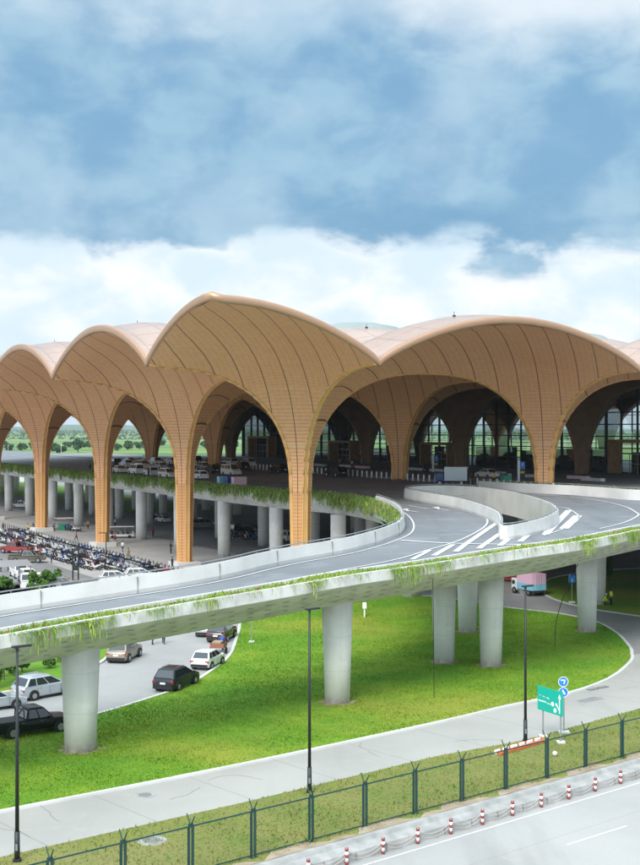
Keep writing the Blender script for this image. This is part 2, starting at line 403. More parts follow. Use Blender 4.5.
# ------------------------------------------------------------------ elevated deck
ZT = [(0, 6.2), (15, 7.0), (34.6, 8.0), (39.5, 8.3), (55, 9.1), (60, 9.4), (67, 9.6), (73, 9.85), (80, 10.15), (93, 10.5), (98, 10.6), (114, 10.95), (130, 11.4), (150, 11.75), (180, 12.0), (900, 12.0)]
def zt(t):
    if t <= ZT[0][0]: return ZT[0][1]+(t-ZT[0][0])*.05
    for (a, za), (b, zb) in zip(ZT, ZT[1:]):
        if t <= b: return za+(zb-za)*(t-a)/(b-a)
    return 12.0
def zd(X, Y):
    x, y = loc(X, Y); zb = 10.8+max(0, min(1, (x-10)/26))*1.0
    return min(zt(.74*X+.67*Y), zb)
def G(px, py, dz=0.0):
    z = 10.5
    for _ in range(12): p = P(px, py, z+dz); z = .5*z+.5*zd(p.x, p.y)
    return P(px, py, z+dz)
Oc = [(-48, 44), (-30, 59.5), (-15.6, 72.2), (1.0, 86.6), (12.6, 96.6), (21.3, 104), (28.0, 112.3), (36, 122), (47, 132), (62, 142), (90, 150)]
Opath = catmull([Vector(p) for p in Oc], 8)
nearedge = [W(8.5, y)[:2] for y in (330, 260, 200, 150, 100, 60, 40)]+[W(9.0, 24)[:2]]
Ic = [Vector(p) for p in nearedge]+[Vector(p) for p in [(2.4, 166), (6, 152), (7.7, 140), (8.0, 129), (7.3, 118.5), (5.6, 111.5), (2.2, 104.5), (-2.1, 99), (-8.2, 89.9), (-19.2, 80.5), (-33, 68.5), (-52, 52)]]
Ipath = catmull(Ic, 6)
isl = [(10.6, 161), (12.6, 153), (15.0, 144), (16.4, 134), (16.9, 124), (16.2, 116), (15.4, 109.8), (17.6, 111.8), (20.6, 117.5), (22.9, 125.5), (23.7, 136), (22.8, 149), (20, 160.5), (16, 165.5), (12.2, 165)]
ISL = catmull([Vector(p) for p in isl], 4, True)
outer = [p for p in Opath]+[Vector(W(60, -90)[:2]), Vector(W(130, -90)[:2]), Vector(W(130, 200)[:2]), Vector(W(48, 215)[:2]), Vector(W(48, 330)[:2])]+[p for p in Ipath]
isl_hole = [p for p in ISL]
vs, fs = tri_area(outer, (isl_hole,), 3.5, zd)
viaduct = empty('viaduct', (1.2, 93, 0), 0, 'long curving white concrete elevated road with planted edges, on tall tapered piers', 'elevated road')
def vb(mb, name, m, smooth=False, **k):
    o = mb.build(name, m, None, smooth, **k); o.parent = viaduct; o.location = (-1.2, -93, 0); return o
up = MB(); up.add(vs, fs); o = vb(up, 'road_surface', 'deck_asphalt')
dn = MB(); dn.add([(a, b, c-.27) for a, b, c in vs], [tuple(reversed(f)) for f in fs]); vb(dn, 'deck_underside', 'soffit_concrete')
# darker drop-off lanes in front of the terminal
darkpoly = [W(17, 120)[:2], W(17, 40)[:2], W(17.5, 26)[:2], W(24, -8)[:2], W(35, -12)[:2], W(35, 120)[:2]]
v2, f2 = tri_area([Vector(p) for p in darkpoly], (), 3.5, lambda x, y: zd(x, y)+.035); vb(MB().add(v2, f2), 'dropoff_lanes', 'deck_dark')
# outer edge: kerb wall, soil, lip, fascia, sloping soffit
vb(sweep(Opath, [(-1.75, 0), (-1.75, .5), (-1.5, .5), (-1.5, .22)], zd), 'planter_kerb', 'concrete_white')
vb(sweep(Opath, [(-1.5, .24), (-.25, .24)], zd), 'planter_soil', 'dirt')
vb(sweep(Opath, [(-.25, .1), (-.25, .42), (0, .42), (.0, -.30)], zd), 'edge_fascia', 'lip_concrete')
vb(sweep(Opath, [(.0, -.30), (-.10, -.38), (-3.9, -2.3), (-6.0, -2.3), (-6.0, -.2)], zd), 'soffit', 'soffit_concrete')
# drain recesses in the sloping soffit
rec = MB(); N = normals2(Opath); acc = 0
for i in range(len(Opath)-1):
    p, q = Opath[i], Opath[i+1]; L = (q-p).length; n = N[i]; d = (q-p).normalized(); s = -acc
    while s < L:
        if s >= 0:
            for (off, sh) in ((-.95, 0), (-1.95, .75), (-2.95, 0)):
                c = p+d*(s+sh)+n*off; z = zd(c.x, c.y)-.38+(off+.10)*.505; 
                e = d*.28; g = n*.075; dz = .075*.505
                nn = Vector((n.x*.38, n.y*.38, -.92))*.012
                rec.poly([Vector((c.x-e.x-g.x, c.y-e.y-g.y, z-dz))+nn, Vector((c.x+e.x-g.x, c.y+e.y-g.y, z-dz))+nn, Vector((c.x+e.x+g.x, c.y+e.y+g.y, z+dz))+nn, Vector((c.x-e.x+g.x, c.y-e.y+g.y, z+dz))+nn])
        s += 1.5
    acc = L-(s-1.5)
mat('recess', (.27, .265, .25), .9); o = vb(rec, 'drain_hole', 'recess'); o['kind'] = 'stuff'
# inner edge (right-hand normal points out over the plaza for this path direction: flip)
iN = normals2(Ipath)
sgn = 1
def Ioff(p, n, o): return Vector((p.x+n.x*o*sgn, p.y+n.y*o*sgn))
tst = Vector((-8.2, 89.9)); 
# find sign so that +offset goes away from the ramp
ii = min(range(len(Ipath)), key=lambda i: (Ipath[i]-tst).length)
sgn = 1 if (Ioff(Ipath[ii], iN[ii], 3)-Vector((0, 87))).length > (Ioff(Ipath[ii], iN[ii], -3)-Vector((0, 87))).length else -1
def isweep(prof, path=None): return sweep(path or Ipath, [(o*sgn, z) for o, z in prof], zd)
i0 = min(range(len(Ipath)), key=lambda i: (Ipath[i]-Vector((7.9, 134))).length)
jn = min(range(len(Ipath)), key=lambda i: (Ipath[i]-Vector((6.5, 150))).length); ramp_in = Ipath[jn:]; deck_in = Ipath[:jn+1]
vb(isweep([(-.3, 0), (-.34, .25), (-.22, 1.15), (.0, 1.15), (.05, -1.35), (-1.8, -2.3), (-4.0, -2.3), (-4.0, -.2)], ramp_in), 'ramp_parapet_wall', 'concrete_white')
vb(isweep([(-1.5, 0), (-1.5, .35), (-1.3, .35), (-1.3, .2), (-.2, .2), (-.2, .35), (0, .35), (.05, -1.0), (-1.2, -2.3), (-3.0, -2.3), (-3.0, -.2)], deck_in), 'deck_edge_fascia', 'lip_concrete')
jn = min(range(len(Ipath)), key=lambda i: (Ipath[i]-Vector((6.5, 150))).length)
nose_p = Ipath[jn:i0+6]
vb(isweep([(.0, .35), (.75, .35), (.8, -.3), (.0, -.6)], nose_p), 'nose_planter', 'lip_concrete')
# rails on the parapet
def rail_pts(path, off, dz): 
    N = normals2(path); return [Vector((p.x+n.x*off, p.y+n.y*off, zd(p.x, p.y)+dz)) for p, n in zip(path, N)]
mb = MB(); rp = rail_pts(ramp_in, -.11*sgn, 1.34); mb.tube(rp, .045, 5)
acc = 0
for a, b in zip(rp, rp[1:]):
    acc += (b-a).length
    if acc > 1.6: acc = 0; mb.cyl(b-Vector((0, 0, .2)), b, .03, n=4)
vb(mb, 'parapet_rail', 'galv')
# joints on the ramp parapet
mb = MB(); acc = 0; Nn = normals2(ramp_in)
for i in range(len(ramp_in)-1):
    a = ramp_in[i]; b = ramp_in[i+1]; d = (b-a); L = d.length
    while acc < L:
        p = a+d*(acc/L); n = Nn[i]; c = p-n*sgn*.30; z = zd(p.x, p.y)
        vb(MB().box((c.x, c.y, z), (.03, .11, 1.10), math.atan2(d.y, d.x)), 'parapet_joint', 'joint'); acc += 7.0
    acc -= L
# island wall round the opening
ISLc = ISL+[ISL[0]]
area = sum(ISL[i].x*ISL[(i+1) % len(ISL)].y-ISL[(i+1) % len(ISL)].x*ISL[i].y for i in range(len(ISL)))
q = 1 if area > 0 else -1     # right normal is outward when counter-clockwise
vb(sweep(ISL, [(.18*q, 0), (.22*q, .25), (.12*q, 1.2), (-.12*q, 1.2), (-.15*q, -1.6), (.1*q, -1.6)], zd, True), 'opening_parapet', 'concrete_white')
mb = MB(); rp = [Vector((p.x, p.y, zd(p.x, p.y)+1.36)) for p in ISLc]; mb.tube(rp, .045, 5); acc = 0
for a, b in zip(rp, rp[1:]):
    acc += (b-a).length
    if acc > 1.4: acc = 0; mb.cyl(b-Vector((0, 0, .2)), b, .03, n=4)
vb(mb, 'opening_rail', 'galv')
# wall between the loop road and the forecourt
fw = catmull([Vector(p) for p in [(21.5, 174), (24.5, 168.7), (28, 164.3), (31.5, 160.2), (34.2, 155.6), (36.6, 151), (41, 149), (50, 152), (66, 157)]], 8)
fwo = fw
vb(sweep(fwo, [(.0, 0), (.05, 1.2), (.35, 1.2), (.38, -.1)], zd), 'forecourt_wall', 'concrete_white')
vb(sweep(fwo, [(-3.6, -.1), (-3.6, .55), (-3.4, .55), (-3.4, .5), (-.02, .62)], zd), 'forecourt_planter', 'dirt')
mb = MB(); rp = [Vector((p.x, p.y, zd(p.x, p.y)+1.38)) for p in fwo]; mb.tube(rp, .04, 4)
vb(mb, 'forecourt_rail', 'galv')

# ---- markings
mk = MB()
def mline(pl, w=.16, dash=None):
    q_ = [Vector(G(*p)[:2]) for p in pl]; ribbon(catmull(q_, 5) if len(q_) > 2 else q_, w, zd, .045, mk, 1.0)
def mworld(pts, w=.16): ribbon(pts, w, zd, .045, mk)
NI = normals2(Ipath); j0 = min(range(len(Ipath)), key=lambda i: (Ipath[i]-Vector((6, 152))).length)
mworld([Ipath[i]-NI[i]*sgn*1.15 for i in range(j0, len(Ipath))])
NO = normals2(Opath)
mworld([Opath[i]-NO[i]*2.5 for i in range(len(Opath))])
mline([(422, 497), (445, 499.5), (462, 506), (477, 512), (486, 518), (487, 524), (479, 531), (456, 542), (426, 551), (400, 559), (360, 567), (310, 576), (250, 587)], .18)
for a, b, w in (((499, 522), (456, 552), .5), ((500, 534), (479, 549), .5), ((516, 533.5), (500, 546), .5), ((453, 545), (434, 556), .5), ((430, 550.5), (412, 560), .4), ((537.4, 528.5), (520, 542), .5), ((569, 510.6), (545.5, 535), .7), ((578, 516), (564, 529), .9)):
    mline([a, b], w)
mline([(552.6, 506.6), (567, 508.6), (576, 513.7), (579, 517.7), (575, 523), (561, 530), (543.5, 536)], .16)
mline([(530, 494.5), (559, 496.4), (597, 500.5), (624, 506.6), (636, 512.6), (638, 516), (624, 523), (600, 529)], .18)
mline([(409, 506), (427, 509)], .22); mline([(400, 540.5), (452, 543.7), (525, 545)], .35)
for x, y in ((404, 510.3), (435, 508.5), (458, 508.6)):
    mline([(x, y), (x+14, y+2.2)], .25); a = G(x-1, y); 
    mk.poly([G(x-3, y-.6)+Vector((0, 0, .05)), G(x+5, y+1.6)+Vector((0, 0, .05)), G(x+4, y-1.5)+Vector((0, 0, .05))])
# straight lanes on the deck
for xo in (12.6,): mworld([W(xo, y)[:2] for y in range(300, 25, -8)], .25)
for xo in (17.5, 21.5, 25.5, 29.5):
    for y in range(40, 240, 6): mworld([W(xo, y)[:2], W(xo, y+2.6)[:2]], .14)
vb(mk, 'road_marking', 'road_paint')

# ---- piers
def pier(x, y, ztop, r0=.86, r1=1.06, z0=0.0, sq=1.0):
    mb = MB(); n = 20
    for (za, ra, zb, rb) in ((z0-.2, r0, ztop, r1),):
        mb.cyl((0, 0, za), (0, 0, zb), ra, rb, n)
    o = mb.build('pier', 'pier_concrete', None, True); 
    me = o.data
    for p in me.polygons:
        if len(p.vertices) > 4: p.use_smooth = False
    o.parent = viaduct; o.location = (x-1.2, y-93, 0); return o
for (px, py, w) in ((77.5, 755, 1.10), (337.5, 706, 1.03), (445, 665, .98), (492.5, 668.5, 1.0), (468.5, 634, .98), (589, 633.5, 1.0), (600.5, 606, .8), (411, 598, 1.2)):
    p = P(px, py, 0); r = .86*w
    pier(p.x, p.y+r, zd(p.x, p.y+r)-2.0, r, r*1.27)
    if py > 620:
        mb = MB(); mb.poly([(p.x+(1.25*r+.25*math.sin(k*2.1)+rnd.random()*.35)*math.cos(.2618*k), p.y+r+(1.25*r+.25*math.sin(k*1.7)+rnd.random()*.35)*math.sin(.2618*k), .118) for k in range(24)])
        tag(mb.build('bare_soil', 'dirt'), kind='structure')
for row, (xo, ys) in enumerate(((10.3, [9.4+18*k for k in range(17)]), (24, [k*18-30 for k in range(19)]), (38, [k*18-20 for k in range(19)]), (52, [k*18-30 for k in range(13)]))):
    for y in ys:
        if row == 0:
            t = y; 
        p = W(xo, y)
        if p.x > 60 or (row > 0 and 320+F*p.x/p.y > 530): continue
        pier(p.x, p.y, zd(p.x, p.y)-(2.2 if row == 0 else .9), .95, 1.0)
# ------------------------------------------------------------------ terminal
term = empty('terminal_building', (D0.x, D0.y, 0), TH, 'vast airport terminal with a wavy bronze shell roof on flaring tree-like columns', 'terminal')
NI_, NJ_ = 6, 4
XMIN, XMAX, YMIN, YMAX = -.53*S, 3.5*S, -.5*S, 5.55*S
RW, RS = .28, 1.25            # half width of a rib, half extent of the shaft
def Aprof(s):
    q = max(0.0, min(1.0, (s-RS)/(18-RS))); return (1-(1-q)**2.45)**(1/2.45)
def crown(x, y):
    a = abs(math.sin(math.pi*x/S)); b = abs(math.sin(math.pi*y/S)); return (max(1e-6, a)*max(1e-6, b))
def zu(x, y):
    dx = abs(x-S*round(x/S)); dy = abs(y-S*round(y/S))
    if x < 0: dx = -x
    if y < 0: dy = -y
    g = Aprof(max(0, dx-RW)+max(0, dy-RW)+RW)+max(0, max(dx, dy)-18)*.018
    c = crown(x, y)**.8
    k = 5.2+(.7 if (y < 0 and x < 0) else 0)
    return 12+14.2*g+k*c-.3*max(0, y)/S*(1 if x < 40 else .5)
def edged(x, y): return min(x-XMIN, XMAX-x, y-YMIN, YMAX-y)
def ztop(x, y):
    full = 26.2+1.2+6.3*crown(x, y)**.72-.3*max(0, y)/S
    t = max(0, min(1, edged(x, y)/8)); t = t*t*(3-2*t)
    u = zu(x, y) if t < 1 else 0
    return (u+.85)*(1-t)+full*t if t < 1 else full
def m_under():
    n = NB('bronze_louvre', .62); n.b.inputs['Specular IOR Level'].default_value = .25
    x, y, z = n.sep.outputs
    d1 = n.line(n.math('SUBTRACT', x, y), 3.6, .15); d2 = n.line(n.math('ADD', n.math('ADD', x, y), 2.25), 4.5, .13)
    big = n.noise(.05, 4, .3, .7); c = n.mix(big, (.68, .345, .175), (.74, .41, .22))
    # fine louvre rows: visible slats low down, a fine mesh higher up
    s1 = n.math('FRACT', n.math('DIVIDE', z, .42)); s1 = n.math('LESS_THAN', s1, .3)
    low = n.math('SUBTRACT', 1.0, n.math('DIVIDE', n.math('SUBTRACT', z, 19), 6), 0, True)
    c = n.mix(n.math('MULTIPLY', n.math('MULTIPLY', s1, low), .33), c, (.13, .07, .035))
    hi = n.math('SUBTRACT', 1.0, low)
    s2 = n.math('LESS_THAN', n.math('FRACT', n.math('DIVIDE', n.math('ADD', x, y), .46)), .45)
    c = n.mix(n.math('MULTIPLY', n.math('MULTIPLY', s2, hi), .11), c, (.16, .085, .04))
    s3 = n.math('LESS_THAN', n.math('FRACT', n.math('DIVIDE', n.math('SUBTRACT', x, y), .92)), .35)
    c = n.mix(n.math('MULTIPLY', n.math('MULTIPLY', s3, hi), .07), c, (.15, .08, .04))
    sp = n.noise(2.0, 2, .4, .6); c = n.mix(n.math('MULTIPLY', sp, .08), c, (.16, .09, .045))
    c = n.mix(n.math('MULTIPLY', d2, .55), c, (.6, .42, .26)); c = n.mix(n.math('MULTIPLY', d1, .8), c, (.06, .035, .02))
    n.color(c)
m_under()
def m_col():
    n = NB('bronze_cladding', .6); x, y, z = n.sep.outputs
    s1 = n.math('LESS_THAN', n.math('FRACT', n.math('DIVIDE', z, .42)), .25)
    c = n.mix(n.noise(.3, 4), (.62, .31, .12), (.56, .27, .10)); c = n.mix(n.math('MULTIPLY', s1, .4), c, (.15, .08, .04)); c = n.mix(n.math('MULTIPLY', n.line(n.math('SUBTRACT', x, y), 60, .1), .7), c, (.08, .045, .025)); n.color(c)
m_col()
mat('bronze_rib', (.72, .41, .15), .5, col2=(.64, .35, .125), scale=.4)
mat('shaded_louvre', (.15, .085, .05), .65, col2=(.19, .11, .065), scale=.5); mat('shaded_cladding', (.20, .115, .065), .6, col2=(.16, .09, .05), scale=2); mat('shaded_rib', (.26, .16, .085), .6)  # darkened copies of the bronze: shade on the inner rows put into the colour
def m_top():
    n = NB('roof_skin', .3); x, y, z = n.sep.outputs; n.b.inputs['Metallic'].default_value = .6
    c = n.mix(n.noise(.06, 5, .35, .65), (.54, .35, .265), (.66, .48, .40))
    l1 = n.line(x, 3.6, .2); l2 = n.line(y, 3.6, .2); l = n.math('MAXIMUM', l1, l2)
    c = n.mix(n.math('MULTIPLY', l, .45), c, (.2, .12, .09)); 
    st = n.noise(.8, 5, .5, .75); c = n.mix(n.math('MULTIPLY', st, .25), c, (.72, .60, .54)); n.color(c)
m_top()
mat('roof_rim', (.44, .26, .16), .4, metal=.4, col2=(.43, .26, .17), scale=.3)
mat('skylight', (.25, .30, .28), .35, metal=.3, col2=(.33, .37, .34), scale=.2)
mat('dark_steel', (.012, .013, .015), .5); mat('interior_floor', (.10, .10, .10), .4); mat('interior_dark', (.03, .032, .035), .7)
mat('timber', (.36, .21, .10), .55, col2=(.28, .15, .07), scale=2)

nq, nt_ = 18, 12
def root_o(o, p=term): o.parent = p; return o
for j in range(NJ_):
    for i in range(NI_):
        cx, cy = j*S, i*S
        lox = XMIN if j == 0 else cx-18; hix = min(XMAX, cx+18); loy = YMIN if i == 0 else cy-18; hiy = YMAX if i == NI_-1 else cy+18
        fan = MB(); rib = MB()
        Ls = {(0, -1): cx-lox, (0, 1): hix-cx, (1, -1): cy-loy, (1, 1): hiy-cy}
        def ringpos(k, L): r0 = (RS-RW)/(L-RW); t = k/nq; return r0+(1-r0)*t**1.9
        for sx in (-1, 1):
            for sy in (-1, 1):
                Lx, Ly = Ls[(0, sx)], Ls[(1, sy)]; vs = []
                for k in range(nq+1):
                    w_ = min(1, max(0, (k/nq-.25)/.75)); w_ = w_*w_*(3-2*w_)
                    for m_ in range(nt_+1):
                        t = m_/nt_; m1 = max(t, 1-t); u_ = (1-t)*(1-w_)+(1-t)/m1*w_; v_ = t*(1-w_)+t/m1*w_
                        x = RW+(Lx-RW)*ringpos(k, Lx)*u_; y = RW+(Ly-RW)*ringpos(k, Ly)*v_
                        vs.append((sx*x, sy*y, zu(cx+sx*x, cy+sy*y)))
                q_ = nt_+1; fan.add(vs, [(a*q_+b, a*q_+b+1, (a+1)*q_+b+1, (a+1)*q_+b) for a in range(nq) for b in range(nt_)])
        for ax in (0, 1):
            for sg_ in (-1, 1):
                L = Ls[(ax, sg_)]; dd = [RW+(L-RW)*ringpos(k, L) for k in range(nq+1)]; vs = []
                for d_ in dd:
                    for w_ in (-RW, RW):
                        x, y = (sg_*d_, w_) if ax == 0 else (w_, sg_*d_); vs.append((x, y, zu(cx+x, cy+y)-.06))
                rib.add(vs, [(2*k, 2*k+1, 2*k+3, 2*k+2) for k in range(nq)])
                for w_ in (-RW, RW): rib.tube([((sg_*d_, w_) if ax == 0 else (w_, sg_*d_))+(zu(cx+((sg_*d_) if ax == 0 else w_), cy+(w_ if ax == 0 else sg_*d_))-.03,) for d_ in dd], .09, 5)
        col = empty('tree_column'); col.parent = term; col.location = (cx, cy, 0)
        o = fan.build('vault_fan', 'bronze_louvre' if j < 2 else 'shaded_louvre', col, True)
        # object coordinates must be building coordinates for the panel grid: bake offset
        me = o.data; co = np.empty(len(me.vertices)*3); me.vertices.foreach_get('co', co); co = co.reshape(-1, 3); co[:, 0] += cx; co[:, 1] += cy
        me.vertices.foreach_set('co', co.ravel()); o.location = (-cx, -cy, 0)
        rib.build('arch_rib', 'bronze_rib' if j < 2 else 'shaded_rib', col, True)
        zb = 0 if j == 0 else (11.9)
        zz = zb-.1; wv = [(zz, 1.0 if j == 0 else 1.0), (12.04, RS)]
        def octo(r, z): return [(r, -RW, z), (r, RW, z), (RW, r, z), (-RW, r, z), (-r, RW, z), (-r, -RW, z), (-RW, -r, z), (RW, -r, z)]
        (za, ra), (zb2, rb) = wv; lo8, hi8 = octo(ra, za), octo(rb, zb2)
        sh = MB().add(lo8+hi8, [(k, k+1, 8+k+1, 8+k) for k in (1, 3, 5)]+[(7, 0, 8, 15)]); sh.build('shaft', 'bronze_cladding' if j < 2 else 'shaded_cladding', col)
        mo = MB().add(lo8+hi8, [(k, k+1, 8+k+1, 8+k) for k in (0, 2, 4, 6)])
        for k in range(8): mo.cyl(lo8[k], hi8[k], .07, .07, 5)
        mo.build('corner_moulding', 'bronze_rib' if j < 2 else 'shaded_rib', col)
        if j == 0:
            MB().box((0, 0, -.05), (3.6, 3.6, .75)).build('plinth', 'concrete_white', col, bevel=.06)
# top skin cells
def samples(lo, hi):
    out = {round(lo, 4), round(hi, 4)}
    for k in range(-1, 7):
        for q_ in range(12):
            for s_ in (-1, 1):
                v = k*S+s_*18*(q_/12)**1.35
                if lo+.3 < v < hi-.3: out.add(round(v, 4))
                v2 = k*S+s_*18
                if lo+.3 < v2 < hi-.3: out.add(round(v2, 4))
    return sorted(out)
xsn = samples(XMIN, XMAX); ysn = samples(YMIN, YMAX)
mb = MB(); vs = [(x, y, ztop(x, y)) for x in xsn for y in ysn]; m = len(ysn)
mb.add(vs, [(a*m+b, (a+1)*m+b, (a+1)*m+b+1, a*m+b+1) for a in range(len(xsn)-1) for b in range(m-1)])
mb.build('roof_skin', 'roof_skin', term, True)
# rounded fascia
peri = [(XMIN, y) for y in ysn]+[(x, YMAX) for x in xsn[1:]]+[(XMAX, y) for y in ysn[::-1][1:]]+[(x, YMIN) for x in xsn[::-1][1:-1]]
mb = MB(); vs = []; npf = 9
for (x, y) in peri:
    ox = -1 if abs(x-XMIN) < 1e-3 else (1 if abs(x-XMAX) < 1e-3 else 0); oy = -1 if abs(y-YMIN) < 1e-3 else (1 if abs(y-YMAX) < 1e-3 else 0)
    z0, z1 = zu(x, y)-.04, ztop(x, y); h = (z1-z0)/2
    for k in range(npf):
        t = math.pi*k/(npf-1); o = .38*math.sin(t)**.6 if 0 < k < npf-1 else 0; vs.append((x+ox*o, y+oy*o, (z0+z1)/2-h*math.cos(t)))
n = len(peri); mb.add(vs, [(i*npf+k, i*npf+k+1, ((i+1) % n)*npf+k+1, ((i+1) % n)*npf+k) for i in range(n) for k in range(npf-1)])
mb.build('roof_edge', 'roof_rim', term, True)
# crown skylights & masts
for j in range(0, 4):
    for i in range(0, 6):
        x, y = (j-.5)*S, (i+.5)*S
        if j == 0: continue
        r = 6.5; vs = [(x, y, ztop(x, y)+.55)]; fs = []; n = 24
        for rr, dz in ((.45, .5), (.85, .35), (1.0, -.05)):
            for k in range(n): t = 2*math.pi*k/n; a, b = x+r*rr*math.cos(t), y+r*rr*math.sin(t); vs.append((a, b, ztop(a, b)+dz))
        for k in range(n): fs.append((0, 1+k, 1+(k+1) % n))
        for q_ in range(2):
            for k in range(n): a = 1+q_*n; fs.append((a+k, a+n+k, a+n+(k+1) % n, a+(k+1) % n))
        MB().add(vs, fs).build('crown_skylight', 'skylight', term, True)
for (x, y) in ((-13, 20), (-13, 56), (12, 70), (13, -13), (16, 12)):
    z = ztop(x, y); MB().cyl((x, y, z-.1), (x, y, z+.55), .05, .03, 5).box((x, y, z), (.3, .3, .12)).build('roof_mast', 'dark_steel', term)
# glass wall
def m_glass():
    m = bpy.data.materials.new('wall_glass'); m.use_nodes = True; N = m.node_tree.nodes; L = m.node_tree.links; MT['wall_glass'] = m
    out = N['Material Output']; N.remove(N['Principled BSDF'])
    g = N.new('ShaderNodeBsdfGlossy'); g.inputs['Color'].default_value = (.62, .72, .74, 1); g.inputs['Roughness'].default_value = .01
    t = N.new('ShaderNodeBsdfTransparent'); t.inputs['Color'].default_value = (.74, .82, .82, 1)
    mx = N.new('ShaderNodeMixShader'); mx.inputs[0].default_value = .25; L.new(t.outputs[0], mx.inputs[1]); L.new(g.outputs[0], mx.inputs[2]); L.new(mx.outputs[0], out.inputs[0])
m_glass()
GX = 79.0; gy = [ -22+4*k for k in range(53)]; gy = [y for y in gy if y <= 187]; gz = [12.1+2.05*k for k in range(11)]
gl = MB(); fr = MB()
for ya, yb in zip(gy, gy[1:]):
    za, zb = zu(GX, ya), zu(GX, yb)
    for k, z in enumerate(gz):
        zt_ = gz[k+1] if k+1 < len(gz) else 40
        a, b = min(za, zt_), min(zb, zt_)
        if a <= z+.05 and b <= z+.05: break
        tl = rng.uniform(-.006, .006); 
        gl.poly([(GX, ya, z), (GX+tl, yb, z), (GX+tl, yb, max(z+.01, b)), (GX, ya, max(z+.01, a))])
        fr.box((GX-.1, (ya+yb)/2, z-.06), (.2, yb-ya-.24, .18))
    fr.box((GX-.12, ya, 12), (.3, .24, za-12))
gw = gl.build('glass_panes', 'wall_glass', term); fr.build('mullions', 'dark_steel', term)
# end wall return
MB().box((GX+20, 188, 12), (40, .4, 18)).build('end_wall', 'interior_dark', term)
# interior
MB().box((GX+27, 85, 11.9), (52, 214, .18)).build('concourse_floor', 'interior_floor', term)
mb = MB()
for k in range(54): mb.box((124, -22+4*k, 12), (.3, .16, 15))
for k in range(7): mb.box((124, 84, 12+2.1*k), (.2, 212, .14))
mb.build('rear_mullions', 'dark_steel', term)
mb = MB()
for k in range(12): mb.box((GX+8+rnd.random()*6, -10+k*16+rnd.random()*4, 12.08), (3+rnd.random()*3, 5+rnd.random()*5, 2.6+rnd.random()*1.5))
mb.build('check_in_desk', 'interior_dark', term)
# timber entrance portals standing proud of the glass
for (y, w, h) in ((24, 20, 5.2), (88, 10, 4.2), (128, 10, 4.2), (172, 12, 5.0)):
    mb = MB(); x = GX-4.2
    for s in (-1, 1): mb.box((x+2.6, y+s*w/2, 12.05), (2.6, .6, h))
    mb.box((x+2.6, y, 12.05+h), (2.6, w+.6, .5)); pt = mb.build('entrance_portal', 'timber', term)
    mb = MB()
    for k in range(int(w/2)): mb.box((x+3.4, y-w/2+1.2+k*2, 12.05), (.1, .1, h*.62))
    mb.box((x+3.4, y, 12.05+h*.62), (.12, w-.8, .16)); mb.box((x+3.4, y, 12.05+h*.3), (.12, w-.8, .1)); mb.build('portal_door', 'galv', term)
# forecourt paving slab
fc = [W(36.5, 250), W(36.5, -18), W(36.5, -60), W(79.5, -60), W(79.5, 195), W(60, 195), W(60, 250)]
mb = MB(); mb.prism([(p.x, p.y) for p in fc], 11.3, 11.95); o = mb.build('forecourt', 'forecourt_paving'); o['kind'] = 'structure'
# ------------------------------------------------------------------ vehicles
TY = {  # length, width, height, belt, hull outline (x/L, z), greenhouse base rear/front, roof rear/front (x/L)
 'suv':   (4.65, 1.88, 1.68, 1.02, [(-.5, .42), (-.497, .72), (-.485, .92), (-.455, 1.03), (.20, 1.04), (.31, 1.0), (.41, .93), (.475, .80), (.497, .62), (.5, .36)], (-.462, .29), (-.355, .03)),
 'hatch': (3.9, 1.70, 1.50, .92, [(-.5, .36), (-.497, .66), (-.48, .86), (-.44, .95), (.22, .96), (.34, .90), (.43, .80), (.485, .64), (.5, .30)], (-.455, .33), (-.345, .04)),
 'sedan': (4.6, 1.80, 1.45, .92, [(-.5, .38), (-.495, .76), (-.46, .93), (-.30, .96), (.18, .92), (.32, .86), (.47, .70), (.497, .52), (.5, .30)], (-.40, .24), (-.24, .03)),
 'van':   (4.9, 1.85, 1.98, 1.08, [(-.5, .40), (-.497, .80), (-.49, 1.08), (.30, 1.08), (.42, .95), (.48, .82), (.5, .58), (.5, .32)], (-.488, .36), (-.47, .17)),
 'pickup':(5.3, 1.90, 1.82, 1.10, [(-.5, .55), (-.497, 1.05), (-.49, 1.10), (.20, 1.10), (.29, 1.06), (.46, .98), (.497, .80), (.5, .42)], (-.13, .225), (-.09, .10)),
}
CACHE = {}
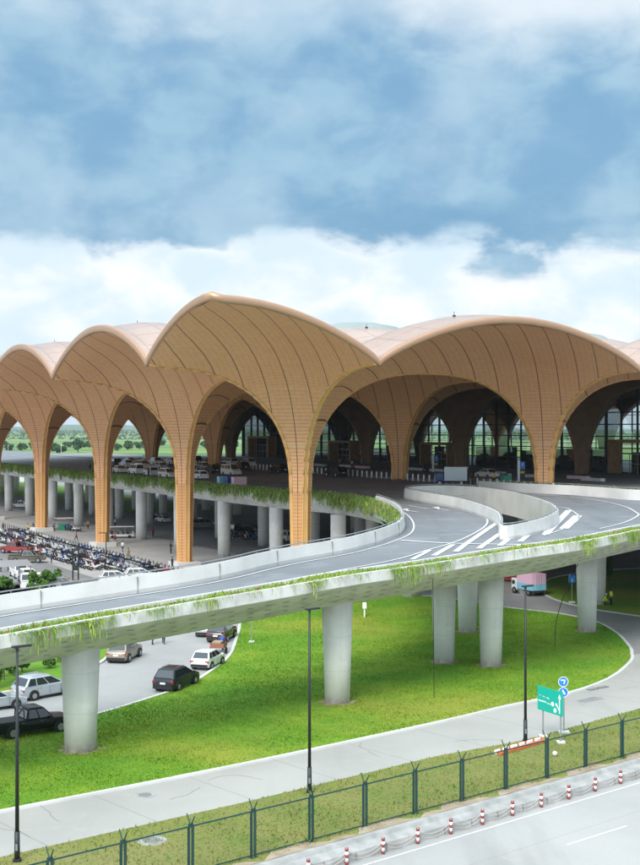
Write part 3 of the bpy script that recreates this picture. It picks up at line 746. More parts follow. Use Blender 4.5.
def make_vehicle(kind, paint, detail, x, y, z, rz, name, label, cat, group=None):
    key = (kind, paint, detail)
    if key in CACHE:
        t = copy_tree(CACHE[key]); t.name = name
    else:
        t = empty(name); CACHE[key] = t
        L, Wd, Ht, belt, hull, gb, gr = TY[kind]; w = Wd/2
        body = MB(); pts = [(a*L, b) for a, b in hull]; bot = .22 if kind != 'pickup' else .38
        prof = [(-.49*L, bot)]+pts+[(.49*L, bot-.0)]
        n = len(prof); vs = []
        for yy in (-1, 1):
            for (px_, pz) in prof:
                tp = 1-.10*max(0, abs(px_)/(L/2)-.75)/.25-.04*max(0, (pz-.8)/.4); vs.append((px_, yy*w*tp, pz))
        body.add(vs, [tuple(range(n)), tuple(range(2*n-1, n-1, -1))]+[(k, n+k, n+(k+1) % n, (k+1) % n) for k in range(n)])
        bo = body.build('body', paint, t, True, bevel=.09 if detail else 0)
        if not detail: bo.data.polygons.foreach_set('use_smooth', [False]*len(bo.data.polygons))
        wb, wr = w*.955, w*.73; x0, x1 = gb[0]*L, gb[1]*L; r0, r1 = gr[0]*L, gr[1]*L; zb = belt-.03; zr = Ht
        cb = MB(); vs = [(x0, -wb, zb), (x1, -wb, zb), (x1, wb, zb), (x0, wb, zb), (r0, -wr, zr-.04), (r1, -wr, zr-.04), (r1, wr, zr-.04), (r0, wr, zr-.04)]
        rm = (r0+r1)/2; vs += [(r0+.12, -wr*.8, zr), (r1-.12, -wr*.8, zr), (r1-.12, wr*.8, zr), (r0+.12, wr*.8, zr)]
        cb.add(vs, [(0, 1, 5, 4), (1, 2, 6, 5), (2, 3, 7, 6), (3, 0, 4, 7), (4, 5, 9, 8), (5, 6, 10, 9), (6, 7, 11, 10), (7, 4, 8, 11), (8, 9, 10, 11), (3, 2, 1, 0)])
        ro = cb.build('roof', 'black_paint' if paint == 'black_paint' else paint, t, detail, bevel=.085 if detail else 0)
        def quad(A, B, C_, D_, ins_u, ins_v0, ins_v1, off):   # A-B bottom, D-C top
            A, B, C_, D_ = map(Vector, (A, B, C_, D_)); nn = (B-A).cross(D_-A).normalized()*off
            def pt(u, v): return A.lerp(B, u).lerp(D_.lerp(C_, u), v)+nn
            return [pt(ins_u[0], ins_v0), pt(ins_u[1], ins_v0), pt(ins_u[1], ins_v1), pt(ins_u[0], ins_v1)]
        b = [Vector(v) for v in vs]
        MB().poly(quad(b[1], b[2], b[6], b[5], (.06, .94), .06, .92, .012)).build('windscreen', 'car_glass', t)
        MB().poly(quad(b[3], b[0], b[4], b[7], (.08, .92), .12, .88, .012)).build('rear_window', 'car_glass', t)
        cuts = {'suv': [(.05, .27), (.30, .58), (.61, .93)], 'hatch': [(.05, .25), (.28, .58), (.61, .93)], 'sedan': [(.07, .2), (.23, .56), (.59, .92)], 'van': [(.03, .33), (.36, .66), (.69, .95)], 'pickup': [(.06, .44), (.50, .93)]}[kind]
        for sd in (0, 1):
            for cu in cuts:
                q_ = quad(b[0], b[1], b[5], b[4], cu, .12, .86, .012) if sd == 0 else quad(b[2], b[3], b[7], b[6], (1-cu[1], 1-cu[0]), .12, .86, .012)
                if detail: MB().poly(q_).build('side_window', 'car_glass', t)
                elif cu == cuts[0]:
                    m2 = MB(); 
                    for c3 in cuts: m2.poly(quad(b[0], b[1], b[5], b[4], c3, .12, .86, .012) if sd == 0 else quad(b[2], b[3], b[7], b[6], (1-c3[1], 1-c3[0]), .12, .86, .012))
                    m2.build('side_window', 'car_glass', t)
        wr_ = .34 if kind in ('suv',) else (.40 if kind == 'pickup' else .30)
        for fx in (-.30, .31):
            for sy in (-1, 1):
                tm = MB(); tm.cyl((0, -.11*sy, 0), (0, .11*sy, 0), wr_, wr_, 16)
                tt = tm.build('wheel', 'tyre', t); tt.location = (fx*L, sy*(w-.10), wr_)
                rm_ = MB(); rm_.cyl((0, .09*sy, 0), (0, .125*sy, 0), wr_*.62, wr_*.58, 10)
                if detail:
                    for k in range(5): a = 2*math.pi*k/5; rm_.box((0, .125*sy, 0), (.02, .02, .01))
                rm_.build('rim', 'rim', tt)
                if detail:
                    am = MB(); am.cyl((fx*L, sy*(w-.3), wr_+.02), (fx*L, sy*(w+.004), wr_+.02), wr_+.07, wr_+.07, 18); am.build('wheel_arch', 'trim_black', t)
        hb = hull[1][1]*1.0
        for sy in (-1, 1):
            MB().box((-.487*L, sy*w*.76, hb-.06), (.07, .30, .18)).build('tail_light', 'tail_red', t)
            if detail or True: MB().box((.478*L, sy*w*.70, belt-.42 if kind != 'pickup' else .78), (.10, .34, .16)).build('headlight', 'lamp_clear', t)
        MB().box((-.497*L, 0, .62 if kind != 'pickup' else .78), (.03, .44, .14)).build('licence_plate', 'plate', t)
        if detail:
            MB().box((-.492*L, 0, .26 if kind != 'pickup' else .46), (.10, Wd*.86, .24)).build('rear_bumper', 'trim_black', t)
            MB().box((.490*L, 0, .26 if kind != 'pickup' else .46), (.10, Wd*.84, .20)).build('front_bumper', 'trim_black', t)
            for sy in (-1, 1):
                MB().box((gb[1]*L-.35, sy*(w+.06), belt-.02), (.14, .2, .14)).build('wing_mirror', paint, t)
                for hx in (-.18, .06): MB().box((hx*L, sy*(w-.015), belt-.17), (.18, .03, .03)).build('door_handle', 'chrome', t)
                for hx in (-.235, -.01, .2): MB().box((hx*L, sy*(w-.025), .34), (.012, .012, belt-.42)).build('door_seam', 'trim_black', t)
            if kind == 'suv':
                for sy in (-1, 1): MB().cyl((r0+.3, sy*wr*.86, zr+.04), (r1-.2, sy*wr*.86, zr+.04), .025, n=5).build('roof_rail', 'chrome', t)
        if kind == 'pickup':
            m2 = MB(); m2.box((-.315*L, 0, 1.085), (.34*L, Wd*.80, .03)); m2.build('bed_cover', 'trim_black', t)
            MB().tube([(-.15*L, -w*.8, 1.1), (-.15*L, -w*.72, 1.7), (-.15*L, w*.72, 1.7), (-.15*L, w*.8, 1.1)], .04, 6).build('roll_bar', 'trim_black', t)
    t.location = (x, y, z); t.rotation_euler = (0, 0, rz)
    return tag(t, label, cat, group)
def truck(x, y, z, rz, cabm, boxm, label, L=4.8, Wd=1.8, Hb=2.0, rear=None, canvas=False):
    t = empty('box_truck', (x, y, z), rz, label, 'truck')
    MB().box((L*.36, 0, .45), (L*.26, Wd*.94, 1.35)).build('cab', cabm, t, bevel=.12)
    MB().box((L*.36+L*.131, 0, 1.1), (.02, Wd*.8, .5)).build('windscreen', 'car_glass', t)
    for s in (-1, 1): MB().box((L*.38, s*Wd*.472, 1.1), (.6, .02, .45)).build('side_window', 'car_glass', t)
    MB().box((-.02*L, 0, .45), (L*.94, Wd*.6, .2)).build('chassis', 'trim_black', t)
    c = MB().box((-L*.13, 0, .68), (L*.68, Wd, Hb)).build('cargo_box', boxm, t, bevel=.04)
    if rear: MB().box((-L*.13, 0, .69), (L*.686, Wd*1.006, Hb*.38)).build('lower_panel', rear, t)
    if canvas:
        MB().box((-L*.475, 0, .75), (.02, Wd*.82, Hb*.8)).build('open_rear', 'trim_black', t)
    else:
        m2 = MB(); m2.box((-L*.473, 0, .72), (.012, .04, Hb*.94))
        for yy in (-.3, .3): m2.cyl((-L*.475, yy, .8), (-L*.475, yy, .6+Hb), .02, n=5)
        m2.build('rear_door_bars', 'chrome', t)
    for fx in (-.30, .34):
        for sy in (-1, 1):
            tt = MB().cyl((0, -.13*sy, 0), (0, .13*sy, 0), .40, .40, 14).build('wheel', 'tyre', t); tt.location = (fx*L, sy*(Wd/2-.14), .40)
            MB().cyl((0, .1*sy, 0), (0, .14*sy, 0), .2, .2, 8).build('rim', 'rim', tt)
    for sy in (-1, 1): MB().box((-L*.475, sy*Wd*.4, .48), (.04, .2, .1)).build('tail_light', 'tail_red', t)
    MB().box((-L*.475, 0, .47), (.03, .4, .12)).build('licence_plate', 'plate', t)
    return t
def bike_mesh(body, seatm='trim_black'):
    m = MB(); mats = ['tyre', body, seatm, 'galv']
    for x in (-.62, .62):
        m.cur = 0; m.cyl((x, -.05, .28), (x, .05, .28), .28, .28, 10); m.cur = 3; m.cyl((x, -.06, .28), (x, .06, .28), .12, .12, 6)
    m.cur = 1
    m.prism([], 0, 0) if False else None
    m.add([(-.75, -.12, .62), (-.1, -.15, .45), (.1, -.15, .38), (.35, -.1, .45), (.42, -.12, .95), (.3, -.14, .98), (.12, -.12, .55), (-.2, -.14, .74), (-.8, -.1, .80),
           (-.75, .12, .62), (-.1, .15, .45), (.1, .15, .38), (.35, .1, .45), (.42, .12, .95), (.3, .14, .98), (.12, .12, .55), (-.2, .14, .74), (-.8, .1, .80)],
          [tuple(range(8, -1, -1)), tuple(range(9, 18))]+[(k, (k+1) % 9, 9+(k+1) % 9, 9+k) for k in range(9)])
    m.box((.60, 0, .50), (.34, .14, .08)); m.box((.44, 0, .92), (.12, .26, .16))
    m.cur = 2; m.box((-.36, 0, .76), (.72, .24, .09)); m.tube([(.34, -.34, 1.08), (.36, 0, 1.02), (.34, .34, 1.08)], .025, 4)
    m.cur = 3; m.cyl((.62, 0, .3), (.40, 0, .9), .035, n=5); m.cyl((-.1, -.17, .3), (-.7, -.19, .36), .05, n=6); m.box((.30, -.36, 1.1), (.03, .1, .12)); m.box((.30, .36, 1.1), (.03, .1, .12))
    me_o = m.build('motorbike', mats); return me_o

# ------------------------------------------------------------------ people
def body_mesh(pose):
    v = {}; E = []
    def pt(n, x, y, z, r): v[n] = (len(v), x, y, z, r)
    def ed(a, b): E.append((v[a][0], v[b][0]))
    st = {'stand': 0, 'walk': .28, 'crouch': .1}[pose]; k = 0 if pose != 'crouch' else 1
    hz = .92 if not k else .42
    pt('pel', 0, 0, hz, .145); pt('wst', 0 + .05*k, 0, hz+.2, .125); pt('chs', .04+.14*k, 0, hz+.43, .155); pt('nck', .05+.2*k, 0, hz+.58, .06); pt('hd0', .07+.22*k, 0, hz+.66, .085); pt('hd1', .08+.25*k, 0, hz+.78, .09)
    for a, b in (('pel', 'wst'), ('wst', 'chs'), ('chs', 'nck'), ('nck', 'hd0'), ('hd0', 'hd1')): ed(a, b)
    for s, sd in (('l', 1), ('r', -1)):
        f = st*sd
        if k: pt(s+'k', .42, .16*sd, .50, .075); pt(s+'a', .12, .15*sd, .09, .05); pt(s+'t', .32, .16*sd, .04, .04)
        else: pt(s+'k', f*.6+.03, .09*sd, .49, .075); pt(s+'a', f*.9-.02-(.06 if f < 0 else 0), .09*sd, .09, .05); pt(s+'t', f*.9+.17, .10*sd, .04, .04)
        pt(s+'h', .01, .1*sd, hz-.05, .105); ed('pel', s+'h'); ed(s+'h', s+'k'); ed(s+'k', s+'a'); ed(s+'a', s+'t')
        cx = v['chs'][1]; pt(s+'s', cx, .19*sd, hz+.50, .06); pt(s+'e', cx-.04-f*.4+.2*k, .27*sd, hz+.22, .045); pt(s+'w', cx+.12-f*.5+.3*k, .26*sd, hz-.02, .032); pt(s+'m', cx+.15-f*.5+.33*k, .25*sd, hz-.12, .04)
        ed('chs', s+'s'); ed(s+'s', s+'e'); ed(s+'e', s+'w'); ed(s+'w', s+'m')
    me = bpy.data.meshes.new('person_base'); me.from_pydata([(a[1], a[2], a[3]) for a in v.values()], E, [])
    o = bpy.data.objects.new('tmp', me); COL.objects.link(o)
    md = o.modifiers.new('s', 'SKIN'); sb = o.modifiers.new('u', 'SUBSURF'); sb.levels = 1; sb.render_levels = 1
    if not me.skin_vertices: 
        bm = bmesh.new(); bm.from_mesh(me); bm.verts.layers.skin.verify(); bm.to_mesh(me); bm.free()
    for a, sv in zip(v.values(), me.skin_vertices[0].data): sv.radius = (a[4], a[4]*(1.0)); sv.use_root = a[0] == 0
    bpy.context.view_layer.update(); dg = bpy.context.evaluated_depsgraph_get(); ev = bpy.data.meshes.new_from_object(o.evaluated_get(dg))
    bpy.data.objects.remove(o); 
    return ev, hz
BODIES = {}
def person(x, y, z, rz, label, shirt='cloth_white', trous='cloth_dark', pose='stand', hat=None, vest=None, scale=1.0):
    if pose not in BODIES: BODIES[pose] = body_mesh(pose)
    src, hz = BODIES[pose]; me = src.copy(); me.materials.clear()
    for m_ in ('skin', shirt, trous, 'tyre'): me.materials.append(MT[m_])
    for p in me.polygons:
        c = p.center; i = 1
        if c.z > hz+.60: i = 0
        elif abs(c.y) > .2 and c.z < hz+.14 and c.z > .3*hz: i = 0
        elif c.z < .08: i = 3
        elif c.z < hz+.02: i = 2
        p.material_index = i; p.use_smooth = True
    o = bpy.data.objects.new('person', me); COL.objects.link(o); o.location = (x, y, z); o.rotation_euler = (0, 0, rz); o.scale = (scale,)*3
    k = pose == 'crouch'; hx = .08+.25*k
    MB().ball((hx-.015, 0, hz+.80), .105, 8, 6, 1.05).build('hair' if not hat else 'hat', hat or 'hair', o, True)
    if vest:
        MB().cyl((.02, 0, hz+.05), (.04+.12*k, 0, hz+.52), .175, .19, 10).build('vest', vest, o, True)
    return tag(o, label, 'person')

# ------------------------------------------------------------------ plants
def mesh_quads(name, V4, m, mats=None, mi=None, parent=None):      # V4: (n,4,3)
    n = len(V4); me = bpy.data.meshes.new(name); me.vertices.add(n*4); me.vertices.foreach_set('co', np.ascontiguousarray(V4, dtype=np.float32).ravel())
    me.loops.add(n*4); me.loops.foreach_set('vertex_index', np.arange(n*4, dtype=np.int32)); me.polygons.add(n)
    me.polygons.foreach_set('loop_start', np.arange(n, dtype=np.int32)*4)
    for mm in (mats or [m]): me.materials.append(MT[mm])
    if mi is not None: me.polygons.foreach_set('material_index', np.asarray(mi, dtype=np.int32))
    me.update(calc_edges=True); o = bpy.data.objects.new(name, me); COL.objects.link(o)
    if parent: o.parent = parent
    return o
def leaf_quads(C, size, flat=0.0):           # C (n,3), random oriented quads
    n = len(C); a = rng.normal(size=(n, 3)); a /= np.linalg.norm(a, axis=1)[:, None]; b = rng.normal(size=(n, 3)); b[:, 2] *= (1-flat)
    b = np.cross(a, b); b /= np.linalg.norm(b, axis=1)[:, None]; s = size*(0.6+.8*rng.random((n, 1)))
    return np.stack([C-a*s-b*s*.5, C+a*s-b*s*.5, C+a*s+b*s*.5, C-a*s+b*s*.5], 1)
def crown_pts(n, rx, rz, clumps, cz, seedv=0):
    cc = rng.normal(size=(clumps, 3)); cc /= np.linalg.norm(cc, axis=1)[:, None]; cc *= (rng.random((clumps, 1))**.4)*.78; cc[:, 2] = cc[:, 2]*.9
    idx = rng.integers(0, clumps, n); p = rng.normal(size=(n, 3)); p /= np.linalg.norm(p, axis=1)[:, None]; p *= (.55+.45*rng.random((n, 1)))*.30
    q = cc[idx]+p; q[:, 0] *= rx; q[:, 1] *= rx; q[:, 2] = q[:, 2]*rz+cz; return q
def tree(x, y, z, h, r, n, size, label, m='leaf_far', group=None, clumps=22, trunk=.3, name='tree', cat='tree', low=.3):
    t = empty(name, (x, y, z), 0, label, cat, group)
    mb = MB(); mb.cyl((0, 0, -.2), (0, 0, h*.55), trunk, trunk*.6, 7)
    for k in range(5): a = 6.28*k/5+rnd.random(); mb.cyl((0, 0, h*(.3+.05*k)), (r*.55*math.cos(a), r*.55*math.sin(a), h*(.62+.06*k)), trunk*.4, trunk*.15, 5)
    mb.build('trunk', 'bark', t)
    rz = h*(1-low)/2; C = crown_pts(n, r, rz, clumps, h-rz); o = mesh_quads('crown', leaf_quads(C, size), m, parent=t); return t
def blades(path, zf, off0, off1, n, hmin, hmax, wid, name, label, mats, weights, hang=None, density=None, hangoff=0.0, sg=1):
    # upright tufts along a planter strip and trailing stems over its edge
    N = normals2(path); seg = [(path[i+1]-path[i]).length for i in range(len(path)-1)]; tot = sum(seg); cum = np.cumsum([0]+seg)
    Q = []; MI = []
    for _ in range(n):
        s = rnd.random()*tot; i = min(len(seg)-1, int(np.searchsorted(cum, s)-1)); i = max(0, i); f = (s-cum[i])/seg[i]
        p = path[i].lerp(path[i+1], f); nn = N[i]; dd = density(s) if density else 1
        if rnd.random() > dd: continue
        o = (off0+(off1-off0)*rnd.random())*sg; x, y = p.x+nn.x*o, p.y+nn.y*o; z = zf(x, y)+.2
        h = hmin+(hmax-hmin)*rnd.random()**2*dd; a = rnd.random()*6.28; w = wid*(.6+rnd.random()*.8); lx, ly = (rnd.random()-.5)*h*.9, (rnd.random()-.5)*h*.9
        dx, dy = math.cos(a)*w, math.sin(a)*w
        Q.append([(x-dx, y-dy, z), (x+dx, y+dy, z), (x+lx+dx*.6, y+ly+dy*.6, z+h), (x+lx-dx*.6, y+ly-dy*.6, z+h)]); MI.append(rnd.choices(range(len(mats)), weights)[0])
    if hang:
        cnt, lmin, lmax, clumpf = hang
        for _ in range(cnt):
            s = rnd.random()*tot; c = clumpf(s)
            if rnd.random() > c: continue
            i = max(0, min(len(seg)-1, int(np.searchsorted(cum, s)-1))); f = (s-cum[i])/seg[i]; p = path[i].lerp(path[i+1], f); nn = N[i]; dv = (path[i+1]-path[i]).normalized()
            L = (lmin+(lmax-lmin)*rnd.random()**1.5)*(.35+.65*c); o = hangoff*sg; z = zf(p.x, p.y)+.45; mi = rnd.choices(range(len(mats)), weights)[0]
            x, y = p.x+nn.x*(o+rnd.random()*.12*sg), p.y+nn.y*(o+rnd.random()*.12*sg); k = max(2, int(L/.22)); px_, py_, pz = p.x-nn.x*.3*sg, p.y-nn.y*.3*sg, z-.1
            out = .12+rnd.random()*.28; drift = (rnd.random()-.5)*.25
            for q_ in range(k):
                tt = (q_+1)/k; nx, ny, nz = x+nn.x*out*sg*math.sin(tt*2)+dv.x*drift*tt, y+nn.y*out*sg*math.sin(tt*2)+dv.y*drift*tt, z-L*tt**1.1+.12*math.sin(tt*3)
                w = wid*(1.0-.5*tt)*(.5+rnd.random()*.9); a = rnd.random()*3.14; ax, ay = dv.x*w*math.cos(a)+nn.x*w*math.sin(a), dv.y*w*math.cos(a)+nn.y*w*math.sin(a)
                Q.append([(px_-ax, py_-ay, pz), (px_+ax, py_+ay, pz), (nx+ax, ny+ay, nz), (nx-ax, ny-ay, nz)]); MI.append(mi); px_, py_, pz = nx, ny, nz
    o = mesh_quads(name, np.array(Q), None, mats=mats, mi=MI); tag(o, label, 'hanging plants', None, 'stuff'); return o
# ------------------------------------------------------------------ greenery on the edges
def nz(seed, f=.1): 
    ph = [rnd.random()*6.28 for _ in range(4)]
    return lambda s: max(0.0, min(1.0, .45+.35*math.sin(s*f+ph[0])+.3*math.sin(s*f*2.7+ph[1])+.25*math.sin(s*f*6.1+ph[2])))
d1 = nz(1, .25); d2 = nz(2, .35)
vis = [p for p in Opath if -25 < p.x < 45]
blades(vis, zd, -1.45, -.2, 26000, .10, .45, .035, 'edge_planting', 'bright green grassy plants trailing along the outer edge of the curved road', ['plant_hang', 'plant_dark', 'plant_brown'], [.8, .15, .05],
       hang=(5200, .2, 1.5, lambda s: max(.10, (d1(s)-.4)*1.6)), density=lambda s: .55+.45*d1(s+7))
dk = [p for p in deck_in if -95 < p.x]
blades(dk, zd, -1.2, -.1, 9000, .1, .5, .06, 'deck_hanging_plants', 'dark green creepers hanging like a curtain from the straight deck edge', ['plant_dark', 'plant_hang'], [.6, .4],
       hang=(14000, .25, 2.2, lambda s: min(1, .45+.55*d2(s)+.25*d2(s*2.3))), sg=sgn, hangoff=.06)
nose = nose_p
blades(nose, zd, .1, .75, 2000, .2, .7, .05, 'nose_planting', 'green and rusty plants filling the edge at the rounded nose of the road', ['plant_hang', 'plant_dark', 'plant_brown'], [.3, .6, .1], sg=sgn, hang=(900, .3, 1.4, lambda s: .7), hangoff=.8)
blades(fwo, zd, -3.3, -.3, 5000, .35, 1.1, .07, 'forecourt_hedge', 'low dark green hedge behind the white wall in front of the terminal', ['leaf_dark', 'plant_dark', 'leaf_mid'], [.5, .3, .2])
fl = MB()
for _ in range(26):
    i = rnd.randrange(len(vis)-1); p = vis[i].lerp(vis[i+1], rnd.random()); n = NO[0]; fl.ball((p.x-.5+rnd.random()*.3, p.y+.5, zd(p.x, p.y)+.5), .065, 5, 3)
tag(fl.build('orange_flowers', 'flower'), 'scattered orange flowers among the plants on the outer road edge', 'flowers', None, 'stuff')

# grass tufts on lawn, verge
def inpoly(X, Y, poly):
    r = np.zeros(len(X), bool); n = len(poly); j = n-1
    for i in range(n):
        a, b = poly[i], poly[j]; c = ((a[1] > Y) != (b[1] > Y)) & (X < (b[0]-a[0])*(Y-a[1])/((b[1]-a[1]) or 1e-9)+a[0]); r ^= c; j = i
    return r
def tufts(poly, n, h, w, z, name, label, mats, weights, near=None):
    xs = [p[0] for p in poly]; ys = [p[1] for p in poly]; X = rng.uniform(max(min(xs), -45), min(max(xs), 60), n*3); Y = rng.uniform(min(ys), min(max(ys), 190), n*3)
    k = inpoly(X, Y, poly) & (np.abs(X/np.maximum(Y, 1)) < .27)
    if near: k &= rng.random(n*3) < np.clip(near/Y, 0, 1)
    X, Y = X[k][:n], Y[k][:n]; m_ = len(X)
    pa = .5+.5*np.sin(X*.7+np.sin(Y*.5)*2)*np.sin(Y*.6+1.3*np.sin(X*.33)); a = rng.uniform(0, 6.28, m_); hh = h*(.3+rng.random(m_)**2*.9)*(.45+.8*pa); ww = w*(.5+rng.random(m_))
    dx, dy = np.cos(a)*ww, np.sin(a)*ww; lx, ly = rng.normal(size=m_)*hh*.45, rng.normal(size=m_)*hh*.45; Z = np.full(m_, z)
    q_ = np.stack([np.stack([X-dx, Y-dy, Z], 1), np.stack([X+dx, Y+dy, Z], 1), np.stack([X+lx+dx*.3, Y+ly+dy*.3, Z+hh], 1), np.stack([X+lx-dx*.3, Y+ly-dy*.3, Z+hh], 1)], 1)
    mi = rng.choice(len(mats), m_, p=weights); return tag(mesh_quads(name, q_, None, mats=mats, mi=mi), label, 'grass', None, 'stuff')
mat('grass_a', (.12, .26, .006), .8, col2=(.22, .33, .012), scale=.15); mat('grass_b', (.055, .14, .008), .8); mat('grass_c', (.28, .26, .06), .9); mat('grass_d', (.20, .22, .03), .9, col2=(.12, .18, .02), scale=.4)
verge_poly = [tuple(p[:2]) for p in pxs(path_near)]+[al(70, W0+.35), al(-60, W0+.35)]
tufts([tuple(p[:2]) for p in lawn], 190000, .085, .04, .10, 'lawn_grass', 'bright green mown grass of the large lawn under the curving road', ['lawn', 'grass_a', 'grass_b'], [.93, .04, .03], near=85)
tufts(verge_poly, 100000, .15, .03, .04, 'verge_grass_blades', 'rough yellowing grass and weeds in the strip along the green fence', ['verge', 'grass_d', 'grass_a', 'grass_b'], [.78, .11, .07, .04])

# ------------------------------------------------------------------ perimeter fence
fence = empty('perimeter_fence', (4.85, 66.3, 0), math.atan2(.65, .76), 'dark green security fence with Y-topped posts running along the verge', 'fence')
fp0 = Vector((4.85, 66.3)); fd = Vector((2.65, 2.3)).normalized(); sp = 3.47
mesh_m = bpy.data.materials.new('fence_mesh'); mesh_m.use_nodes = True; MT['fence_mesh'] = mesh_m
_nt = mesh_m.node_tree; _b = _nt.nodes['Principled BSDF']; _b.inputs['Base Color'].default_value = (.03, .06, .05, 1)
_tc = _nt.nodes.new('ShaderNodeTexCoord'); _sp = _nt.nodes.new('ShaderNodeSeparateXYZ'); _nt.links.new(_tc.outputs['Object'], _sp.inputs[0])
def _ln(sock, per, w):
    a = _nt.nodes.new('ShaderNodeMath'); a.operation = 'DIVIDE'; a.inputs[1].default_value = per; _nt.links.new(sock, a.inputs[0])
    b = _nt.nodes.new('ShaderNodeMath'); b.operation = 'FRACT'; _nt.links.new(a.outputs[0], b.inputs[0])
    c = _nt.nodes.new('ShaderNodeMath'); c.operation = 'LESS_THAN'; c.inputs[1].default_value = w/per; _nt.links.new(b.outputs[0], c.inputs[0]); return c.outputs[0]
_mx = _nt.nodes.new('ShaderNodeMath'); _mx.operation = 'MAXIMUM'; _nt.links.new(_ln(_sp.outputs[0], .08, .0035), _mx.inputs[0]); _nt.links.new(_ln(_sp.outputs[2], .16, .0035), _mx.inputs[1])
_nt.links.new(_mx.outputs[0], _b.inputs['Alpha'])
for k in range(-7, 14):
    x = k*sp
    g = MB(); 
    for o_ in (-.085, .085): g.box((x+o_, 0, 0), (.075, .07, 2.28))
    for s_ in (-1, 1): g.cyl((x, s_*.02, 2.2), (x, s_*.30, 2.66), .035, .028, 5)
    g.box((x, 0, 2.1), (.10, .06, .15)); g.box((x, 0, .0), (.4, .3, .06))
    ps = g.build('post', 'fence_green', fence)
    g = MB(); a, b = x+.12, x+sp-.12
    g.box(((a+b)/2, 0, 2.12), (b-a, .05, .06)); g.box(((a+b)/2, 0, .12), (b-a, .05, .05)); g.box((a+.03, 0, .12), (.04, .04, 2.0)); g.box((b-.03, 0, .12), (.04, .04, 2.0))
    pn = g.build('panel_frame', 'fence_green', fence)
    MB().add([(a, 0, .14), (b, 0, .14), (b, 0, 2.12), (a, 0, 2.12)], [(0, 1, 2, 3)]).build('wire_mesh', 'fence_mesh', pn)
# red and white bollards with chains
bb0 = None
pos = [al((k)*2.345-2.345*9, .0) for k in range(24)]
for k, (x, y) in enumerate(pos):
    px_ = 320+F*x/y
    if not (-30 < px_ < 700): continue
    if bb0 is None:
        bb0 = empty('striped_bollard', (x, y, AP), 0); 
        MB().cyl((0, 0, 0), (0, 0, .80), .085, n=10).build('post', 'sign_white', bb0, True)
        for z in (.0, .32, .62): MB().cyl((0, 0, z+.02), (0, 0, z+.18), .09, n=10).build('red_band', 'red_paint', bb0, True)
        t = bb0
    else: t = copy_tree(bb0); t.location = (x, y, AP)
    tag(t, 'short red and white striped bollard in the row along the apron edge', 'bollard', 'striped bollards along the apron edge')
mb = MB()
for (a, b) in zip(pos, pos[1:]):
    for z0 in (.62, .42):
        pts = [(a[0]+(b[0]-a[0])*t/8, a[1]+(b[1]-a[1])*t/8, AP+z0-.30*(1-(t/4-1)**2)) for t in range(9)]; mb.tube(pts, .011, 3)
mat('chain', (.5, .4, .36), .6); tag(mb.build('bollard_chain', 'chain'), 'thin pale chains sagging between the striped bollards', 'chain')

# ------------------------------------------------------------------ lamp posts, signs
def lamp(px, py, ht, label, z=.0):
    p = P(px, py, z); t = empty('lamp_post', tuple(p), 0, label, 'lamp post')
    m = MB(); m.cyl((0, 0, 0), (0, 0, 1.4), .13, .12, 10); m.cyl((0, 0, 1.4), (0, 0, ht), .095, .055, 10); m.build('pole', 'black_pole', t, True)
    MB().box((0, 0, 0), (.42, .42, .05)).box((0, 0, .05), (.3, .3, .12)).build('base_plate', 'black_pole', t)
    a = R(40); m = MB(); m.box((.22*math.cos(a), .22*math.sin(a), ht-.02), (.9, .24, .09), a); m.box((0, 0, ht-.12), (.14, .14, .16)); m.build('lamp_head', 'black_pole', t)
    MB().box((.3*math.cos(a), .3*math.sin(a), ht-.035), (.5, .18, .02), a).build('lens', 'lamp_clear', t)
    MB().box((.0, -.125, .55), (.1, .02, .3)).build('hatch', 'joint', t); return t
lamp(17, 862, 9.75, 'tall black lamp post at the far left, in front of the nearest pier')
lamp(309.5, 793, 9.9, 'tall black lamp post in the middle, between the path and the fence')
lamp(525.5, 742, 9.75, 'tall black lamp post near the green direction sign')
for px_, py_, h_, lb in ((251.6, 642, 4.5, 'slim grey pole on the lawn beside the parked maroon car'), (92, 640, 4, 'slim grey pole on the grass median behind the nearest pier')):
    p = P(px_, py_, .1); t = empty('slim_pole', tuple(p), 0, lb, 'pole'); MB().cyl((0, 0, 0), (0, 0, h_), .05, n=6).build('pole', 'galv', t); MB().box((0, 0, 0), (.5, .5, .1)).build('base', 'concrete_white', t)
# direction sign
pr, pl = P(559.4, 747.5, .0), P(544, 741.5, .0); A, B = Vector((13.95, 83.2)), Vector((15.12, 80.9))
t = empty('direction_sign', (pr.x, pr.y, 0), 0, 'teal green road direction sign with a white arrow on two grey posts', 'sign')
d = (B-A).normalized(); n_ = Vector((d.y, -d.x)); ang = math.atan2(d.y, d.x); Lb = (B-A).length
def sp_(u, z, o=.0): q_ = A+d*u+n_*o; return (q_.x-pr.x, q_.y-pr.y, z)
mb = MB(); mb.box(sp_(Lb/2, 1.72), (Lb, .05, 1.52), ang); bd = mb.build('board', 'sign_green', t)
mk2 = MB()
def sq(u0, u1, z0, z1): mk2.poly([sp_(u0, z0, .034), sp_(u1, z0, .034), sp_(u1, z1, .034), sp_(u0, z1, .034)])
sq(Lb-.34, Lb-.24, 1.86, 2.82); mk2.poly([sp_(Lb-.45, 2.78, .034), sp_(Lb-.13, 2.78, .034), sp_(Lb-.29, 3.08, .034)])
mk2.poly([sp_(Lb-.62, 2.32, .034), sp_(Lb-.34, 2.02, .034), sp_(Lb-.34, 2.14, .034), sp_(Lb-.54, 2.40, .034)])
mk2.poly([sp_(Lb-.72, 2.44, .034), sp_(Lb-.68, 2.24, .034), sp_(Lb-.50, 2.44, .034)])
mk2.build('arrow', 'sign_white', bd); mk2 = MB()
def disc(u, z, r): MB().poly([sp_(u+r*math.cos(6.283*k/16), z+r*math.sin(6.283*k/16), .034) for k in range(16)]).build('symbol', 'sign_white', bd)
